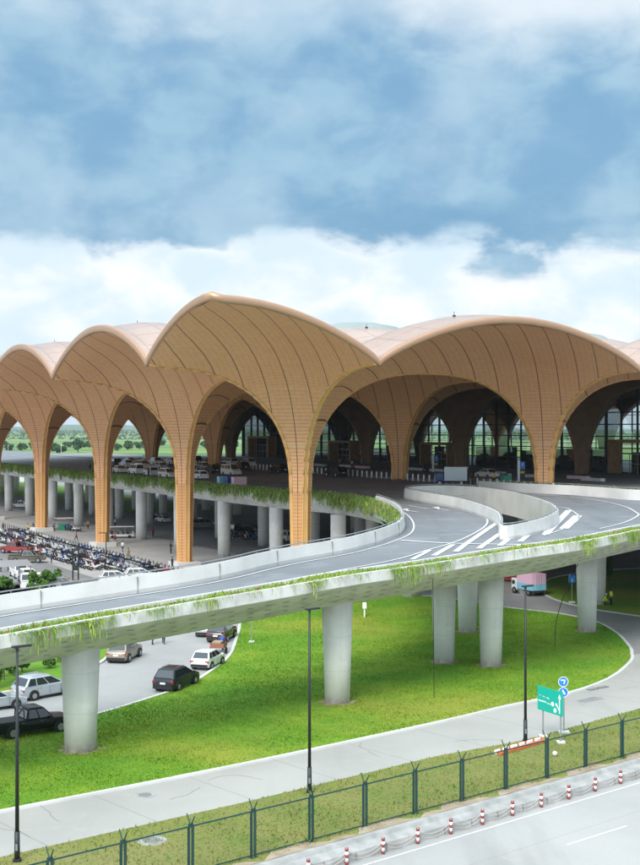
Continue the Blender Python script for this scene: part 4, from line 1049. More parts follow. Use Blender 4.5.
disc(Lb-1.0, 2.33, .15); disc(Lb-.75, 1.98, .15)
u = .12
for w_ in (.10, .13, .08, .12, .10, .12): sq(u, u+w_, 2.28, 2.37); u += w_+.025
for w_ in (.07, .05, .08, .06, .07, .05, .06): sq(u+.06, u+.06+w_, 2.25, 2.31); u += w_+.02
for u0, z0 in ((.55, 2.62), (.68, 2.60), (.95, 2.60), (1.05, 2.57), (1.16, 2.58), (.25, 2.64)): sq(u0, u0+.08, z0, z0+.06)
mk2.build('lettering', 'sign_white', bd)
for u_ in (.45, Lb-.3): q_ = sp_(u_, 0, -.07); MB().cyl((q_[0], q_[1], 0), (q_[0], q_[1], 3.1), .05, n=8).build('post', 'galv', t); MB().box((q_[0], q_[1], 0), (.5, .5, .14)).build('footing', 'concrete_white', t)
p = P(564, 732.7, .05); t = empty('round_blue_signs', tuple(p), 0, 'two round blue traffic signs, one above the other, behind the green sign', 'sign')
MB().cyl((0, 0, 0), (0, 0, 3.4), .04, n=8).build('post', 'galv', t); MB().box((0, 0, 0), (.7, .5, .1)).build('footing', 'concrete_white', t)
for z in (3.30, 2.62):
    s_ = MB().cyl((-.05, -.05, z), (-.05, -.08, z), .33, n=20).build('sign_disc', 'sign_blue', t)
    m = MB(); m.poly([(-.05+.33*math.cos(6.283*k/20), -.083, z+.33*math.sin(6.283*k/20)) for k in range(20)]) if False else None
    m.add([(-.05+(.33 if k % 2 else .295)*math.cos(6.283*(k//2)/20), -.084, z+(.33 if k % 2 else .295)*math.sin(6.283*(k//2)/20)) for k in range(40)], [(2*k, 2*k+1, (2*k+3) % 40, (2*k+2) % 40) for k in range(20)])
    if z > 3: m.poly([(-.22, -.085, z+.06), (-.22, -.085, z+.14), (.10, -.085, z+.14), (.10, -.085, z+.06)]); m.poly([(.02, -.085, z+.1), (.10, -.085, z+.1), (.02, -.085, z-.14), (-.05, -.085, z-.14)])
    else: m.poly([(-.16, -.085, z+.16), (-.06, -.085, z+.16), (.10, -.085, z-.12), (.0, -.085, z-.16)])
    m.build('symbol', 'sign_white', s_)
p = P(572, 602.7, .1); t = empty('blue_square_sign', tuple(p), 0, 'square blue parking area sign on a thin post beside the loop road', 'sign')
MB().cyl((0, 0, 0), (0, 0, 3.0), .04, n=8).build('post', 'galv', t); b_ = MB().box((0, -.06, 2.25), (.75, .04, .88)).build('board', 'sign_blue', t); MB().box((0, 0, 0), (.7, .4, .16)).build('footing', 'concrete_white', t)
MB().poly([(-.16, -.085, 2.4), (.16, -.085, 2.4), (0, -.085, 2.9)]).build('symbol', 'light_blue', b_)
# toppled road barriers by the sign
a, b = P(497, 755, .05), P(545, 741, .05); ang = math.atan2((b-a).y, (b-a).x); L = (b-a).length
for k in range(6):
    q_ = a.lerp(b, (k+.5)/6); t = empty('traffic_barrier', (q_.x, q_.y, .05), ang+rnd.uniform(-.12, .12), 'orange and white plastic road barrier in the row lying on the verge', 'barrier', 'barriers lying on the verge')
    MB().box((0, -.12, 0), (L/6*.9, .26, .16)).build('base', 'orange_plastic', t, bevel=.03); MB().box((0, .2, 0), (L/6*.8, .16, .24)).build('panel', 'sign_white', t, bevel=.03)
    MB().box((L/24, .2, .02), (.14, .17, .23)).build('stripe', 'orange_plastic', t)
p = P(555, 756, .05); tag(MB().ball((p.x, p.y, .2), .16, 8, 6).build('white_sack', 'cloth_white', None, True), 'small white sack lying in the verge grass below the green sign', 'sack')
# ------------------------------------------------------------------ near cars
def car_px(kind, paint, px_, py_, head, label, cat='car', name=None, detail=True, z=.04, group=None, front=None):
    p = P(px_, py_, z); return make_vehicle(kind, paint, detail, p.x, p.y, z, head, name or {'suv': 'parked_suv', 'hatch': 'parked_hatchback', 'sedan': 'parked_sedan', 'van': 'parked_van', 'pickup': 'pickup_truck'}[kind], label, cat, group)
hd = lambda x, y: math.atan2(y, x)
car_px('suv', 'dark_grey_paint', 176.5, 687, hd(1.7, 4.6), 'black sports utility car pulling along the lawn kerb behind the small white hatchback')
car_px('hatch', 'white_paint', 208, 666.5, hd(1.0, 3.3), 'small white hatchback by the lawn kerb between the black car and the cargo tricycle')
car_px('suv', 'maroon_paint', 222, 639.5, hd(.2, 1), 'dark maroon sports utility car under the road edge behind the cargo tricycle')
car_px('sedan', 'silver_paint', 209, 634, hd(.15, 1), 'grey car mostly hidden beneath the road edge left of the maroon car')
car_px('suv', 'beige_paint', 124.5, 659, hd(.55, 3), 'beige estate car seen from behind near the tip of the grass median')
car_px('suv', 'silver_paint', 43, 696, hd(.68, .74), 'silver-blue sports utility car beside the grass median left of the nearest pier')
car_px('sedan', 'silver_paint', -8, 709, hd(.78, .62), 'pale silver car cut off by the left edge of the picture')
car_px('pickup', 'black_paint', 31, 733.5, hd(.82, .60), 'black double-cab pickup with a covered bed beside the nearest pier', cat='pickup')
mat('rust', (.26, .10, .06), .7)
# cargo tricycle with rider
p = P(220, 652, .04); t = empty('cargo_tricycle', tuple(p), hd(.4, 3), 'small motor cargo tricycle with a reddish open bed stopped behind the maroon car', 'tricycle')
MB().box((-.6, 0, .55), (1.5, 1.2, .1)).box((-.6, .6, .6), (1.5, .04, .35)).box((-.6, -.6, .6), (1.5, .04, .35)).box((-1.34, 0, .6), (.04, 1.2, .35)).build('cargo_bed', 'rust', t)
MB().box((-.6, .1, .66), (1.1, .8, .4)).build('load', 'dirt', t, bevel=.08)
m = MB(); m.box((.6, 0, .45), (.9, .3, .35)); m.box((.45, 0, .78), (.7, .26, .12)); m.cyl((1.2, 0, .35), (.95, 0, 1.1), .04, n=6); m.cyl((.95, -.35, 1.12), (.95, .35, 1.12), .03, n=5); m.build('motor_frame', 'red_paint', t)
for (x, y) in ((1.2, 0), (-.7, .68), (-.7, -.68)): MB().cyl((x, y-.06, .3), (x, y+.06, .3), .3, n=12).build('wheel', 'tyre', t)
person(p.x+.1, p.y+.6, .30, hd(.4, 3), 'rider in a blue shirt sitting on the cargo tricycle', 'cloth_blue', 'cloth_dark', 'crouch')
for px_, r_, lb in ((152.5, 1.3, 'left one of two people in dark clothes walking beneath the road edge'), (163.5, 1.6, 'right one of two people in dark clothes walking beneath the road edge')):
    p = P(px_, 644.5 if px_ < 160 else 644, .03); person(p.x, p.y, .03, r_, lb, 'cloth_navy', 'cloth_navy', 'walk')
# right side
p = P(527, 596.5, .05); truck(p.x+.5, p.y+2.0, .05, hd(-.42, .9), 'white_paint', 'pink_paint', 'small delivery truck with a pink and light blue cargo box on the loop road', L=4.6, Wd=2.0, Hb=1.95, rear='light_blue')
car_px('sedan', 'red_paint', 508, 581, hd(-.7, .6), 'red car half hidden behind the delivery truck on the loop road', detail=False)
p = P(611.5, 605, .1); person(p.x, p.y, .1, R(200), 'worker in a yellow high-visibility vest standing on the far lawn beside the right pier', 'vest_yellow', 'cloth_dark', 'stand', vest='vest_yellow')
p = P(603.5, 605, .1); person(p.x, p.y, .1, R(-20), 'worker in yellow crouching on the far lawn beside the right pier', 'vest_yellow', 'cloth_dark', 'crouch', hat='cloth_white')
p = P(364.5, 609, .1); t = empty('marker_post', (P(364.5, 617, .1).x, P(364.5, 617, .1).y, .1), 0, 'small white marker post on the lawn behind the middle pier', 'post'); MB().cyl((0, 0, 0), (0, 0, .9), .08, n=6).build('post', 'sign_white', t); MB().box((0, 0, .9), (.4, .3, .6)).build('box', 'sign_white', t)
p = P(608, 585, .1); tree(p.x, p.y, .1, 6.3, 1.2, 5000, .09, 'slim young dark tree on the lawn behind the right-hand pier', 'leaf_dark', clumps=16, trunk=.09, low=.1)
p = P(655, 592, .1); tree(p.x, p.y, .1, 6, 1.6, 5000, .09, 'young tree at the far right edge beyond the loop road', 'leaf_dark', clumps=16, trunk=.09, low=.2)
# bushes on the median (left)
for px_, py_, h_, r_ in ((-6, 688, 3.2, 1.5), (4, 680, 3.6, 1.6), (14, 676, 3.0, 1.1), (22, 672, 2.2, .9), (58, 662, 2.2, .9), (50, 668, 1.4, .7)):
    p = P(px_, py_, .1); lb = {-6: 'broad green bush at the picture edge above the pale silver car', 4: 'tallest green bush on the median behind the silver car', 14: 'green bush on the median, third from the picture edge', 22: 'low bush on the median near the lamp post', 58: 'small bush on the median next to the nearest pier', 50: 'low clump of leaves on the median left of the nearest pier'}[px_]
    tree(p.x, p.y, .1, h_, r_, 1800, .11, lb, 'leaf_mid', clumps=9, trunk=.06, name='bush', cat='bush', low=0.0)

# ------------------------------------------------------------------ motorbikes, row bollards
cols = [('black_paint', 'black'), ('blue_paint', 'blue'), ('red_paint', 'red'), ('white_paint', 'white'), ('silver_paint', 'silver')]
protos = [bike_mesh(c) for c, _ in cols]; used = [False]*5; cnt = 0
for row in range(4):
    for k in range(72):
        y = 27.5+k*1.10+rnd.uniform(-.15, .15)+(row % 2)*.4
        x = -6.3-row*2.25+rnd.uniform(-.15, .15)
        if row == 3 and (k < 8 or k > 66): continue
        c = rnd.choices(range(5), [.30, .10, .09, .28, .23])[0]; p = W(x, y)
        px_ = 320+F*p.x/p.y
        if px_ < -4: continue
        o = protos[c] if not used[c] else protos[c].copy()
        if used[c]: COL.objects.link(o)
        used[c] = True; o.location = (p.x, p.y, .03); o.rotation_euler = (rnd.uniform(.05, .16), 0, TH+(math.pi if row % 2 else 0)+rnd.uniform(-.18, .18)); s_ = rnd.uniform(.95, 1.08); o.scale = (s_, s_, s_)
        tag(o, cols[c][1]+' motorbike standing in the packed diagonal rows of the motorbike park', 'motorbike', cols[c][1]+' motorbikes in the packed rows'); cnt += 1
print('bikes', cnt)
b0 = None
for k in range(62):
    p = W(-4.6, 24+k*1.55); px_ = 320+F*p.x/p.y
    if px_ < -5: continue
    if b0 is None: b0 = MB().cyl((0, 0, 0), (0, 0, .95), .07, n=7).ball((0, 0, .95), .08, 6, 4).build('bollard', 'black_pole'); o = b0
    else: o = b0.copy(); COL.objects.link(o)
    o.location = p; tag(o, 'thin dark bollard in the line behind the packed motorbikes', 'bollard', 'dark bollards behind the motorbikes')
# plaza cars lower left
def pc(kind, paint, px_, py_, hx, hy, label): return car_px(kind, paint, px_, py_, hd(hx, hy), label, detail=False, z=.05)
pc('pickup', 'red_paint', 15, 553, -1, .35, 'red pickup at the near edge of the packed motorbikes on the left')
pc('pickup', 'olive_paint', 27, 562.5, 1, .1, 'olive pickup with a white front driving in the motorbike park')
pc('van', 'white_paint', 19, 577, .45, -1, 'white van behind another white car near the grey shelter')
pc('suv', 'white_paint', 28, 582, .5, -1, 'white car facing the camera beside the grey shelter on the left')
pc('van', 'white_paint', 41, 588.5, 1, .15, 'white van half hidden by bushes behind the ramp wall')
pc('sedan', 'grey_paint', 64, 588, 1, .2, 'dark grey car roof showing just behind the ramp wall')
pc('suv', 'white_paint', 117, 583.5, 1, .25, 'white car behind the ramp wall, left one of two at the end of the motorbikes')
pc('suv', 'white_paint', 141, 580.5, 1, .3, 'white car behind the ramp wall, right one of two at the end of the motorbikes')
for px_, py_ in ((36, 592), (46, 590), (54, 588)):
    p = P(px_, py_, 0); tree(p.x, p.y, 0, 2.6, 1.5, 900, .16, {36: 'leafy bush just behind the ramp wall, leftmost of three', 46: 'leafy bush just behind the ramp wall, middle of three', 54: 'leafy bush just behind the ramp wall, rightmost of three'}[px_], 'leaf_mid', clumps=9, trunk=.06, name='bush', cat='bush', low=0)
p = P(6, 590, 0); tree(p.x, p.y, 0, 2.0, 1.4, 900, .16, 'low green shrub below the grey shelter roof at the far left', 'leaf_mid', clumps=9, trunk=.06, name='bush', cat='bush', low=0)
p = P(3, 588, 0); t = empty('parking_shelter', tuple(p), TH, 'low shelter with a pale grey flat roof at the far left edge', 'shelter')
MB().add([(-3.4, -3, 2.9), (3.0, -3, 2.9), (3.0, 3, 2.9), (-3.4, 3, 2.9), (-3.4, 0, 3.4), (3, 0, 3.4)], [(0, 1, 5, 4), (4, 5, 2, 3), (0, 4, 3), (1, 2, 5), (0, 3, 2, 1)]).build('roof', 'silver_paint', t)
for x in (-3, 2.7):
    for y in (-2.6, 2.6): MB().cyl((x, y, 0), (x, y, 2.95), .07, n=6).build('post', 'galv', t)
p = P(5, 572, 0)
for k in range(3): person(p.x+k*.9-.6, p.y+k*.7, 0, k*1.7, ['person in red standing near the shelter at the far left', 'second person in red beside the shelter', 'person in orange near the shelter'][k], ['cloth_red', 'cloth_red', 'cloth_orange'][k], 'cloth_dark')
# lamp and gate frame in the motorbike park
p = P(75.5, 583, 0); t = empty('pole_pair', tuple(p), 0, 'pair of dark posts joined by a crossbar beside the motorbikes', 'post')
for x in (-.35, .35): MB().cyl((x, 0, 0), (x, 0, 4.2), .10, n=6).build('post', 'black_pole', t)
MB().box((0, 0, 4.1), (1.0, .2, .3)).build('crossbar', 'black_pole', t); MB().box((0, 0, 1.6), (.7, .15, .7)).build('cabinet', 'black_pole', t)
p = P(106, 570, 0); t = empty('thin_lamp_post', tuple(p), 0, 'thin dark lamp post with a short arm among the motorbikes', 'lamp post'); MB().cyl((0, 0, 0), (0, 0, 5.2), .07, n=6).build('pole', 'black_pole', t); MB().box((-.5, 0, 5.1), (1.0, .2, .1)).build('lamp_head', 'black_pole', t)
# people on the plaza
PL = [(76, 541, 'person in dark red walking on the open plaza between the two left columns', 'cloth_red', 'cloth_dark', 'walk'), (122.5, 552, 'person in a white top walking on the plaza beside the shuttle cart', 'cloth_white', 'cloth_dark', 'walk'),
      (128.5, 560, 'person in khaki standing on the plaza near the end of the motorbikes', 'cloth_khaki', 'cloth_khaki', 'stand'), (171, 553.5, 'person in dark clothes standing beside the third bronze column', 'cloth_dark', 'cloth_dark', 'stand'),
      (153, 537, 'person in red beside a round pier under the deck', 'cloth_red', 'cloth_dark', 'stand'), (144, 537, 'person in grey behind the round pier right of the shuttle cart', 'grey_paint', 'cloth_dark', 'stand'), (114.5, 541, 'person sitting at the foot of the second column', 'cloth_red', 'cloth_dark', 'crouch'),
      (29, 530, 'person in yellow sitting on the planter left of the leftmost full column', 'yellow_paint', 'cloth_dark', 'crouch'), (34, 529, 'person in dark clothes seated by the leftmost full column', 'cloth_dark', 'cloth_dark', 'crouch'), (53, 530.5, 'person seated right of the leftmost full column', 'cloth_blue', 'cloth_dark', 'crouch'),
      (57.5, 530, 'person in orange sitting right of the leftmost full column', 'cloth_orange', 'cloth_dark', 'crouch'), (3, 532, 'person in dark clothes at the far left behind the motorbikes', 'cloth_navy', 'cloth_dark', 'stand'), (51.5, 563.5, 'rider in blue standing in the lane before the motorbikes', 'cloth_blue', 'cloth_navy', 'stand'),
      (88, 529, 'person in orange near a pier behind the second column', 'cloth_orange', 'cloth_dark', 'stand'), (115, 527, 'person in white standing behind the shuttle cart', 'cloth_white', 'cloth_dark', 'stand'), (172, 569.5, 'person in black just behind the ramp wall by the third column', 'cloth_dark', 'cloth_dark', 'stand')]
for i, (a, b, l, s_, tr, po) in enumerate(PL): p = P(a, b, .03); person(p.x, p.y, .03, i*1.3, l, s_, tr, po)
# shuttle cart
p = P(121, 538, .02); t = empty('shuttle_cart', tuple(p), hd(1, .15), 'white open shuttle cart with a flat roof between the second and third columns', 'cart')
MB().box((0, 0, .35), (4.6, 1.5, .35)).box((2.1, 0, .7), (.25, 1.4, .5)).build('body', 'white_paint', t, bevel=.05); MB().box((0, 0, 2.0), (4.7, 1.6, .12)).build('roof', 'white_paint', t, bevel=.04)
for x in (-2.1, -.7, .7, 2.0):
    for y in (-.7, .7): MB().cyl((x, y, .6), (x, y, 2.05), .04, n=5).build('roof_post', 'galv', t)
for x in (-1.6, -.6, .4, 1.2): MB().box((x, 0, .7), (.45, 1.3, .35)).box((x-.22, 0, .9), (.1, 1.3, .5)).build('bench', 'trim_black', t)
for x in (-1.5, 1.5):
    for y in (-.7, .7): MB().cyl((x, y-.08, .3), (x, y+.08, .3), .3, n=10).build('wheel', 'tyre', t)
# booths and carts near columns
p = P(64, 530, .02); t = empty('vendor_stall', tuple(p), TH, 'white flat-roofed stall beside a pier behind the leftmost full column', 'stall')
MB().box((0, 0, 2.2), (3.4, 2.4, .15)).build('canopy', 'concrete_white', t); MB().box((0, 0, 0), (2.2, 1.2, 1.1)).build('counter', 'green_paint', t)
for x in (-1.5, 1.5): MB().cyl((x, 1, 0), (x, 1, 2.25), .06, n=5).build('post', 'galv', t)
p = P(54, 519, .02); tag(MB().cyl((p.x, p.y, 0), (p.x, p.y, 1.3), .6, .7, 10).build('green_bin', 'green_paint'), 'round green bin beside the stall under the deck', 'bin')
for i, (a, b, k_, c_, l) in enumerate(((20, 508, 'pickup', 'white_paint', 'white pickup parked under the deck at the far left between two piers'), (163, 522, 'sedan', 'white_paint', 'white car under the deck between two round piers in the middle'), (149, 519.5, 'suv', 'dark_grey_paint', 'dark car in the shade under the deck left of the white one'),
    (232, 534, 'van', 'dark_grey_paint', 'black van in the shade under the deck behind the wide pier'), (247, 535, 'suv', 'black_paint', 'black car among motorbikes under the deck'), (284, 541, 'van', 'white_paint', 'white van under the deck at the right, beside the tall corner column'), (204, 528, 'van', 'grey_paint', 'grey van in the shade under the deck right of the third column'), (262, 530, 'suv', 'maroon_paint', 'dark maroon car deep in the shade under the deck'))):
    car_px(k_, c_, a, b, hd(1, .2) if i % 2 == 0 else hd(-.5, .8), l, detail=False, z=.06)
for i in range(16):
    o = protos[i % 5].copy(); COL.objects.link(o); a, b = ((66+i*3, 530+i*.4) if i < 5 else (236+(i-5)*3.2, 538+(i % 3)))
    p = P(a, b, .06); o.location = p; o.rotation_euler = (.1, 0, rnd.random()*6)
    l = 'behind the second bronze column beside the stall' if i < 5 else 'in the shade under the deck near the corner column'
    tag(o, cols[i % 5][1]+' motorbike '+l, 'motorbike', 'motorbikes '+l)

# ------------------------------------------------------------------ cars on the deck
def dcar(kind, paint, px_, py_, along, label):
    p = G(px_, py_); p.z = zd(p.x, p.y)+.045; h_ = math.atan2(-U.y, -U.x) if along > 0 else math.atan2(U.y, U.x)
    t = make_vehicle(kind, paint, False, p.x, p.y, p.z, h_+rnd.uniform(-.06, .06)+(abs(along)-1), {'suv': 'suv', 'hatch': 'hatchback', 'sedan': 'sedan', 'van': 'van', 'pickup': 'pickup_truck'}[kind], label, 'car'); return t
DC = [('sedan', 'white_paint', 120, 473, 'white car at the left end of the front lane, left of the van'), ('van', 'white_paint', 136, 474.5, 'white van in the front lane of the deck between two white cars'), ('suv', 'white_paint', 151, 476, 'white car right of the van in the front lane of the deck'),
      ('suv', 'white_paint', 168, 478, 'white estate touching the left side of the third bronze column on the deck'), ('hatch', 'white_paint', 200, 479.5, 'white hatchback right of the third bronze column on the deck'), ('suv', 'black_paint', 213, 473.5, 'black car between white cars on the deck right of the third column'),
      ('van', 'white_paint', 231, 475.5, 'white people carrier behind the blue bins on the deck'), ('suv', 'white_paint', 230, 466, 'white car in the back lane above the white people carrier'), ('suv', 'dark_grey_paint', 212, 465, 'dark car in the back lane behind the black car'),
      ('van', 'grey_paint', 196, 465, 'grey van in the back lane behind the third column'), ('suv', 'white_paint', 171, 465, 'white car in the back lane left of the third column'), ('suv', 'white_paint', 155, 465, 'white car in the back lane above the front lane cars'),
      ('sedan', 'white_paint', 130, 464, 'white car in the back lane above the van'), ('suv', 'black_paint', 115, 466, 'black car beside the second bronze column on the deck'), ('suv', 'maroon_paint', 146, 462, 'dark red car furthest back on the deck'), ('suv', 'black_paint', 184, 470, 'black car hidden behind the third bronze column'),
      ('suv', 'black_paint', 279, 473.3, 'black car beside the tall corner column in front of the terminal bollards'), ('suv', 'black_paint', 336, 476.8, 'lone black sports utility car driving before the terminal bollards'), ('sedan', 'silver_paint', 204, 470, 'silver car in the middle lane right of the third column'), ('suv', 'dark_grey_paint', 241, 470.5, 'dark grey car right of the white people carrier'),
      ('sedan', 'white_paint', 487, 478, 'white car behind the grey canvas truck'),
      ('suv', 'white_paint', 143, 468.5, 'white car in the middle lane, left of three between the left columns'), ('sedan', 'silver_paint', 160, 469.5, 'silver car in the middle lane between the second and third columns'), ('suv', 'white_paint', 126, 467.5, 'white car in the middle lane just right of the second bronze column'),
      ('hatch', 'grey_paint', 222, 470, 'grey hatchback in the middle lane above the pale people carrier'), ('suv', 'white_paint', 247, 466.5, 'white car in the back lane at the right end of the parked cars'), ('van', 'white_paint', 188, 475, 'white van mostly hidden by the third bronze column')]
for i, (k_, c_, a, b, l) in enumerate(DC): dcar(k_, c_, a, b, 1 if i % 3 else -1, l)
p = G(452, 485.5); truck(p.x, p.y, p.z, math.atan2(-U.y, -U.x)+R(50), 'blue_paint', 'silver_paint', 'blue-cabbed truck with a grey canvas body on the deck before the terminal', L=4.8, Wd=1.9, Hb=2.0, canvas=True)
for i, (a, b, c_, w_, l) in enumerate(((222.5, 485, 'light_blue', 1.5, 'pale blue cart bin on the planted deck edge, left of three'), (229.5, 485.3, 'blue_paint', 1.2, 'bright blue bin between the pale bins on the deck edge'), (239, 485.5, 'pale_pink', 2.2, 'pale pink box on the deck edge, right of the blue bin'), (506, 485, 'green_paint', 1.3, 'green wheeled bin near the sitting people before the terminal'))):
    p = G(a, b); t = empty('bin' if i != 2 else 'box', tuple(p), TH, l, 'bin' if i != 2 else 'box'); MB().box((0, 0, .1), (w_, 1.0, 1.15)).build('container', c_, t, bevel=.05); MB().box((0, 0, 1.25), (w_*1.03, 1.03, .08)).build('lid', c_, t)
    for x in (-.4, .4): MB().cyl((x*w_, -.45, .1), (x*w_, -.4, .1), .1, n=8).build('wheel', 'tyre', t)
for i, (a, b, c_, po, l) in enumerate(((484, 485.5, 'cloth_red', 'crouch', 'person in red crouching before the terminal, leftmost of the group'), (490, 486, 'cloth_blue', 'crouch', 'person in blue crouching before the terminal'), (494, 484.5, 'yellow_paint', 'stand', 'person in yellow standing in the group before the terminal'), (499, 486, 'cloth_white', 'crouch', 'person in white bending down next to the green bin'),
    (472, 486, 'cloth_dark', 'stand', 'person in dark clothes behind the grey canvas truck'), (148.5, 477, 'cloth_dark', 'stand', 'person in dark clothes standing between white cars on the deck'), (90, 469, 'green_paint', 'stand', 'person in green on the deck left of the second bronze column'), (388, 470, 'cloth_red', 'stand', 'person in red behind the terminal bollards'), (366, 469, 'cloth_blue', 'walk', 'person in blue walking behind the terminal bollards'),
    (352, 469, 'cloth_white', 'walk', 'person in white walking behind the terminal bollards'), (425, 472, 'cloth_dark', 'walk', 'person in dark clothes on the terminal forecourt'), (340, 467, 'cloth_orange', 'stand', 'person in orange on the terminal forecourt'))):
    p = G(a, b); zz = p.z+(.15 if b < 474 and a > 300 else 0)
    if a > 330 and b < 474: p = P(a, b, 11.96); zz = 11.96
    person(p.x, p.y, zz, i*.9, l, c_, 'cloth_dark', po)
# white bollards in front of the terminal
b0 = None
for k in range(96):
    p = W(35.9, -2+k*1.55, 0); p.z = zd(p.x, p.y); 
    if 320+F*p.x/p.y > 650: continue
    if b0 is None: b0 = MB().cyl((0, 0, -.02), (0, 0, 1.05), .13, n=8).build('bollard', 'sign_white', None, True); o = b0
    else: o = b0.copy(); COL.objects.link(o)
    o.location = p; tag(o, 'white cylindrical bollard in the long row before the terminal', 'bollard', 'white bollards before the terminal')
for (a, b, l) in ((435, 472, 'tall totem sign with blue and yellow panels left of the grey truck'), (521, 482, 'tall totem sign with a blue top panel left of the front bronze column')):
    p = P(a, b, 11.96); t = empty('totem_sign', tuple(p), R(10), l, 'sign')
    MB().box((-.35, 0, 0), (.3, .25, 3.1)).build('post', 'white_paint', t); MB().box((.2, 0, 1.9), (.8, .2, 1.0)).build('upper_panel', 'sign_blue', t); MB().box((.2, 0, .5), (.8, .2, 1.4)).build('lower_panel', 'dark_grey_paint', t)
    MB().box((.2, -.11, 1.25), (.6, .02, .3)).build('yellow_panel', 'yellow_paint', t); MB().box((.2, -.115, 2.3), (.12, .01, .4)).build('arrow', 'sign_white', t)
# luggage trolleys rows (low coloured band) behind the bollards
for k in range(14):
    p = W(52+rnd.random()*6, 10+k*7.5, 11.96); t = empty('planter_box', tuple(p), TH, 'long low pale bench in the line on the terminal forecourt', 'bench', 'benches on the terminal forecourt'); MB().box((0, 0, .1), (.8, 4.4, .45)).build('seat', ['concrete_white', 'pale_pink', 'concrete_white', 'silver_paint'][k % 4], t); MB().box((0, -1.4, 0), (.5, .3, .12)).box((0, 1.4, 0), (.5, .3, .12)).build('foot', 'joint', t)
# dangling black cables under the right part of the road
for (xa, ya, xb, yb, sag, l) in ((536, 556, 590, 575, 0, 'slack black cable hanging from the road edge by the right-hand pier'),):
    p0 = Vector((24.0, 117.6, 8.8)); p1 = Vector((21.0, 116, .2)); pts = [p0.lerp(p1, t/14)+Vector((1.6*math.sin(3.14*t/14)*-.6, 0, -1.0*math.sin(3.14*t/14))) for t in range(15)]
    tag(MB().tube(pts, .035, 4).build('cable', 'black_pole'), l, 'cable')
p0 = Vector((8.2, 94.5, 9.0)); tag(MB().tube([p0, (8.25, 94.4, 5), (8.3, 94.6, .1)], .025, 4).build('cable', 'black_pole'), 'thin cable hanging straight down from the road edge between the two middle piers', 'cable')

# ------------------------------------------------------------------ landscape beyond
LB = ['round dark tree, the largest in the fields beyond the deck', 'spreading tree', ]
far = [(78, 452.5, 13.5, 7.5), (52, 452, 9, 5), (60, 453.5, 7, 6), (22, 452, 9, 5), (8, 452.5, 8, 5), (33, 450, 8, 4.5), (128, 450, 9, 6), (118, 451, 7, 4), (140, 449.5, 9, 7), (147, 448, 8, 5), (206, 449, 9, 6), (212, 451, 8, 5), (234, 449, 9, 5), (90, 448, 8, 7), (67, 448, 7, 6), (40, 446, 8, 8), (104, 446, 9, 8), (160, 446, 9, 9), (228, 447, 8, 7), (2, 447, 8, 7)]
for i, (a, b, h_, r_) in enumerate(far):
    p = P(a, b, -.78); l = 'round dark tree, the largest in the fields beyond the deck' if i == 0 else 'distant bushy tree in the green fields beyond the deck'
    tree(p.x, p.y, -.78, h_, r_, 1500, .75, l, 'leaf_far', None if i == 0 else 'distant trees in the fields', clumps=14, trunk=.4, low=.08)
C = []
for _ in range(1800):
    d_ = 2200*(4**rng.random()); a_ = rng.uniform(-.36, .36); 
    if rng.random() < .5: d_ = [2300, 3300, 5200, 7600][rng.integers(0, 4)]*(1+rng.normal()*.03)
    C.append((a_*d_, d_, d_))
C = np.array(C); idx = rng.integers(0, len(C), 15000); B_ = C[idx]; sc_ = B_[:, 2]/1500
Q = np.stack([B_[:, 0]+rng.normal(size=len(idx))*9*sc_**.8, B_[:, 1]+rng.normal(size=len(idx))*8*sc_, -.7+np.abs(rng.normal(size=len(idx)))*1.9*np.minimum(sc_, 2.2)], 1)
sz = 1.6*sc_[:, None, None]**.7
lq = leaf_quads(Q, 1.0); cc_ = lq.mean(1, keepdims=True); lq = cc_+(lq-cc_)*sz
tag(mesh_quads('distant_woodland', lq, 'leaf_far'), 'hazy belts of far trees and scrub across the plain', 'woodland', None, 'stuff')
# low hills
mb = MB(); n = 120; vs = []
for i in range(n):
    a_ = -.75+1.5*i/(n-1); hgt = 28+16*math.sin(i*.31)+9*math.sin(i*.83+1)+6*math.sin(i*1.9); 
    for (dd, hh) in ((8800, -1), (9500, hgt*.7), (10200, hgt), (12500, -1)): vs.append((a_*dd, dd, hh))
mb.add(vs, [(i*4+k, (i+1)*4+k, (i+1)*4+k+1, i*4+k+1) for i in range(n-1) for k in range(3)]); tag(mb.build('hills', 'leaf_far', None, True), kind='structure')
# slim field poles and white sheds
for a, b in ((8, 458), (61, 457)):
    p = P(a, b, -.78); t = empty('field_lamp_post', tuple(p), 0, 'slim pale lamp post beyond the deck, '+('left of the leftmost column' if a < 20 else 'right of the leftmost full column'), 'lamp post'); MB().cyl((0, 0, 0), (0, 0, 9), .12, n=5).build('pole', 'white_paint', t); MB().box((.4, 0, 8.9), (1, .3, .1)).build('lamp_head', 'white_paint', t)

# ------------------------------------------------------------------ haze
mb = MB().box((0, 4200, -2), (17000, 18000, 150))
hz_ = mb.build('haze', 'galv'); hm = bpy.data.materials.new('haze'); hm.use_nodes = True; hn = hm.node_tree; hn.nodes.remove(hn.nodes['Principled BSDF'])
pv = hn.nodes.new('ShaderNodeVolumePrincipled'); pv.inputs['Color'].default_value = (.86, .92, .98, 1); pv.inputs['Density'].default_value = .00006; pv.inputs['Anisotropy'].default_value = .2
hn.links.new(pv.outputs[0], hn.nodes['Material Output'].inputs['Volume']); hz_.data.materials.clear(); hz_.data.materials.append(hm); hz_['kind'] = 'stuff'
USE_HAZE = True
if not USE_HAZE: bpy.data.objects.remove(hz_)

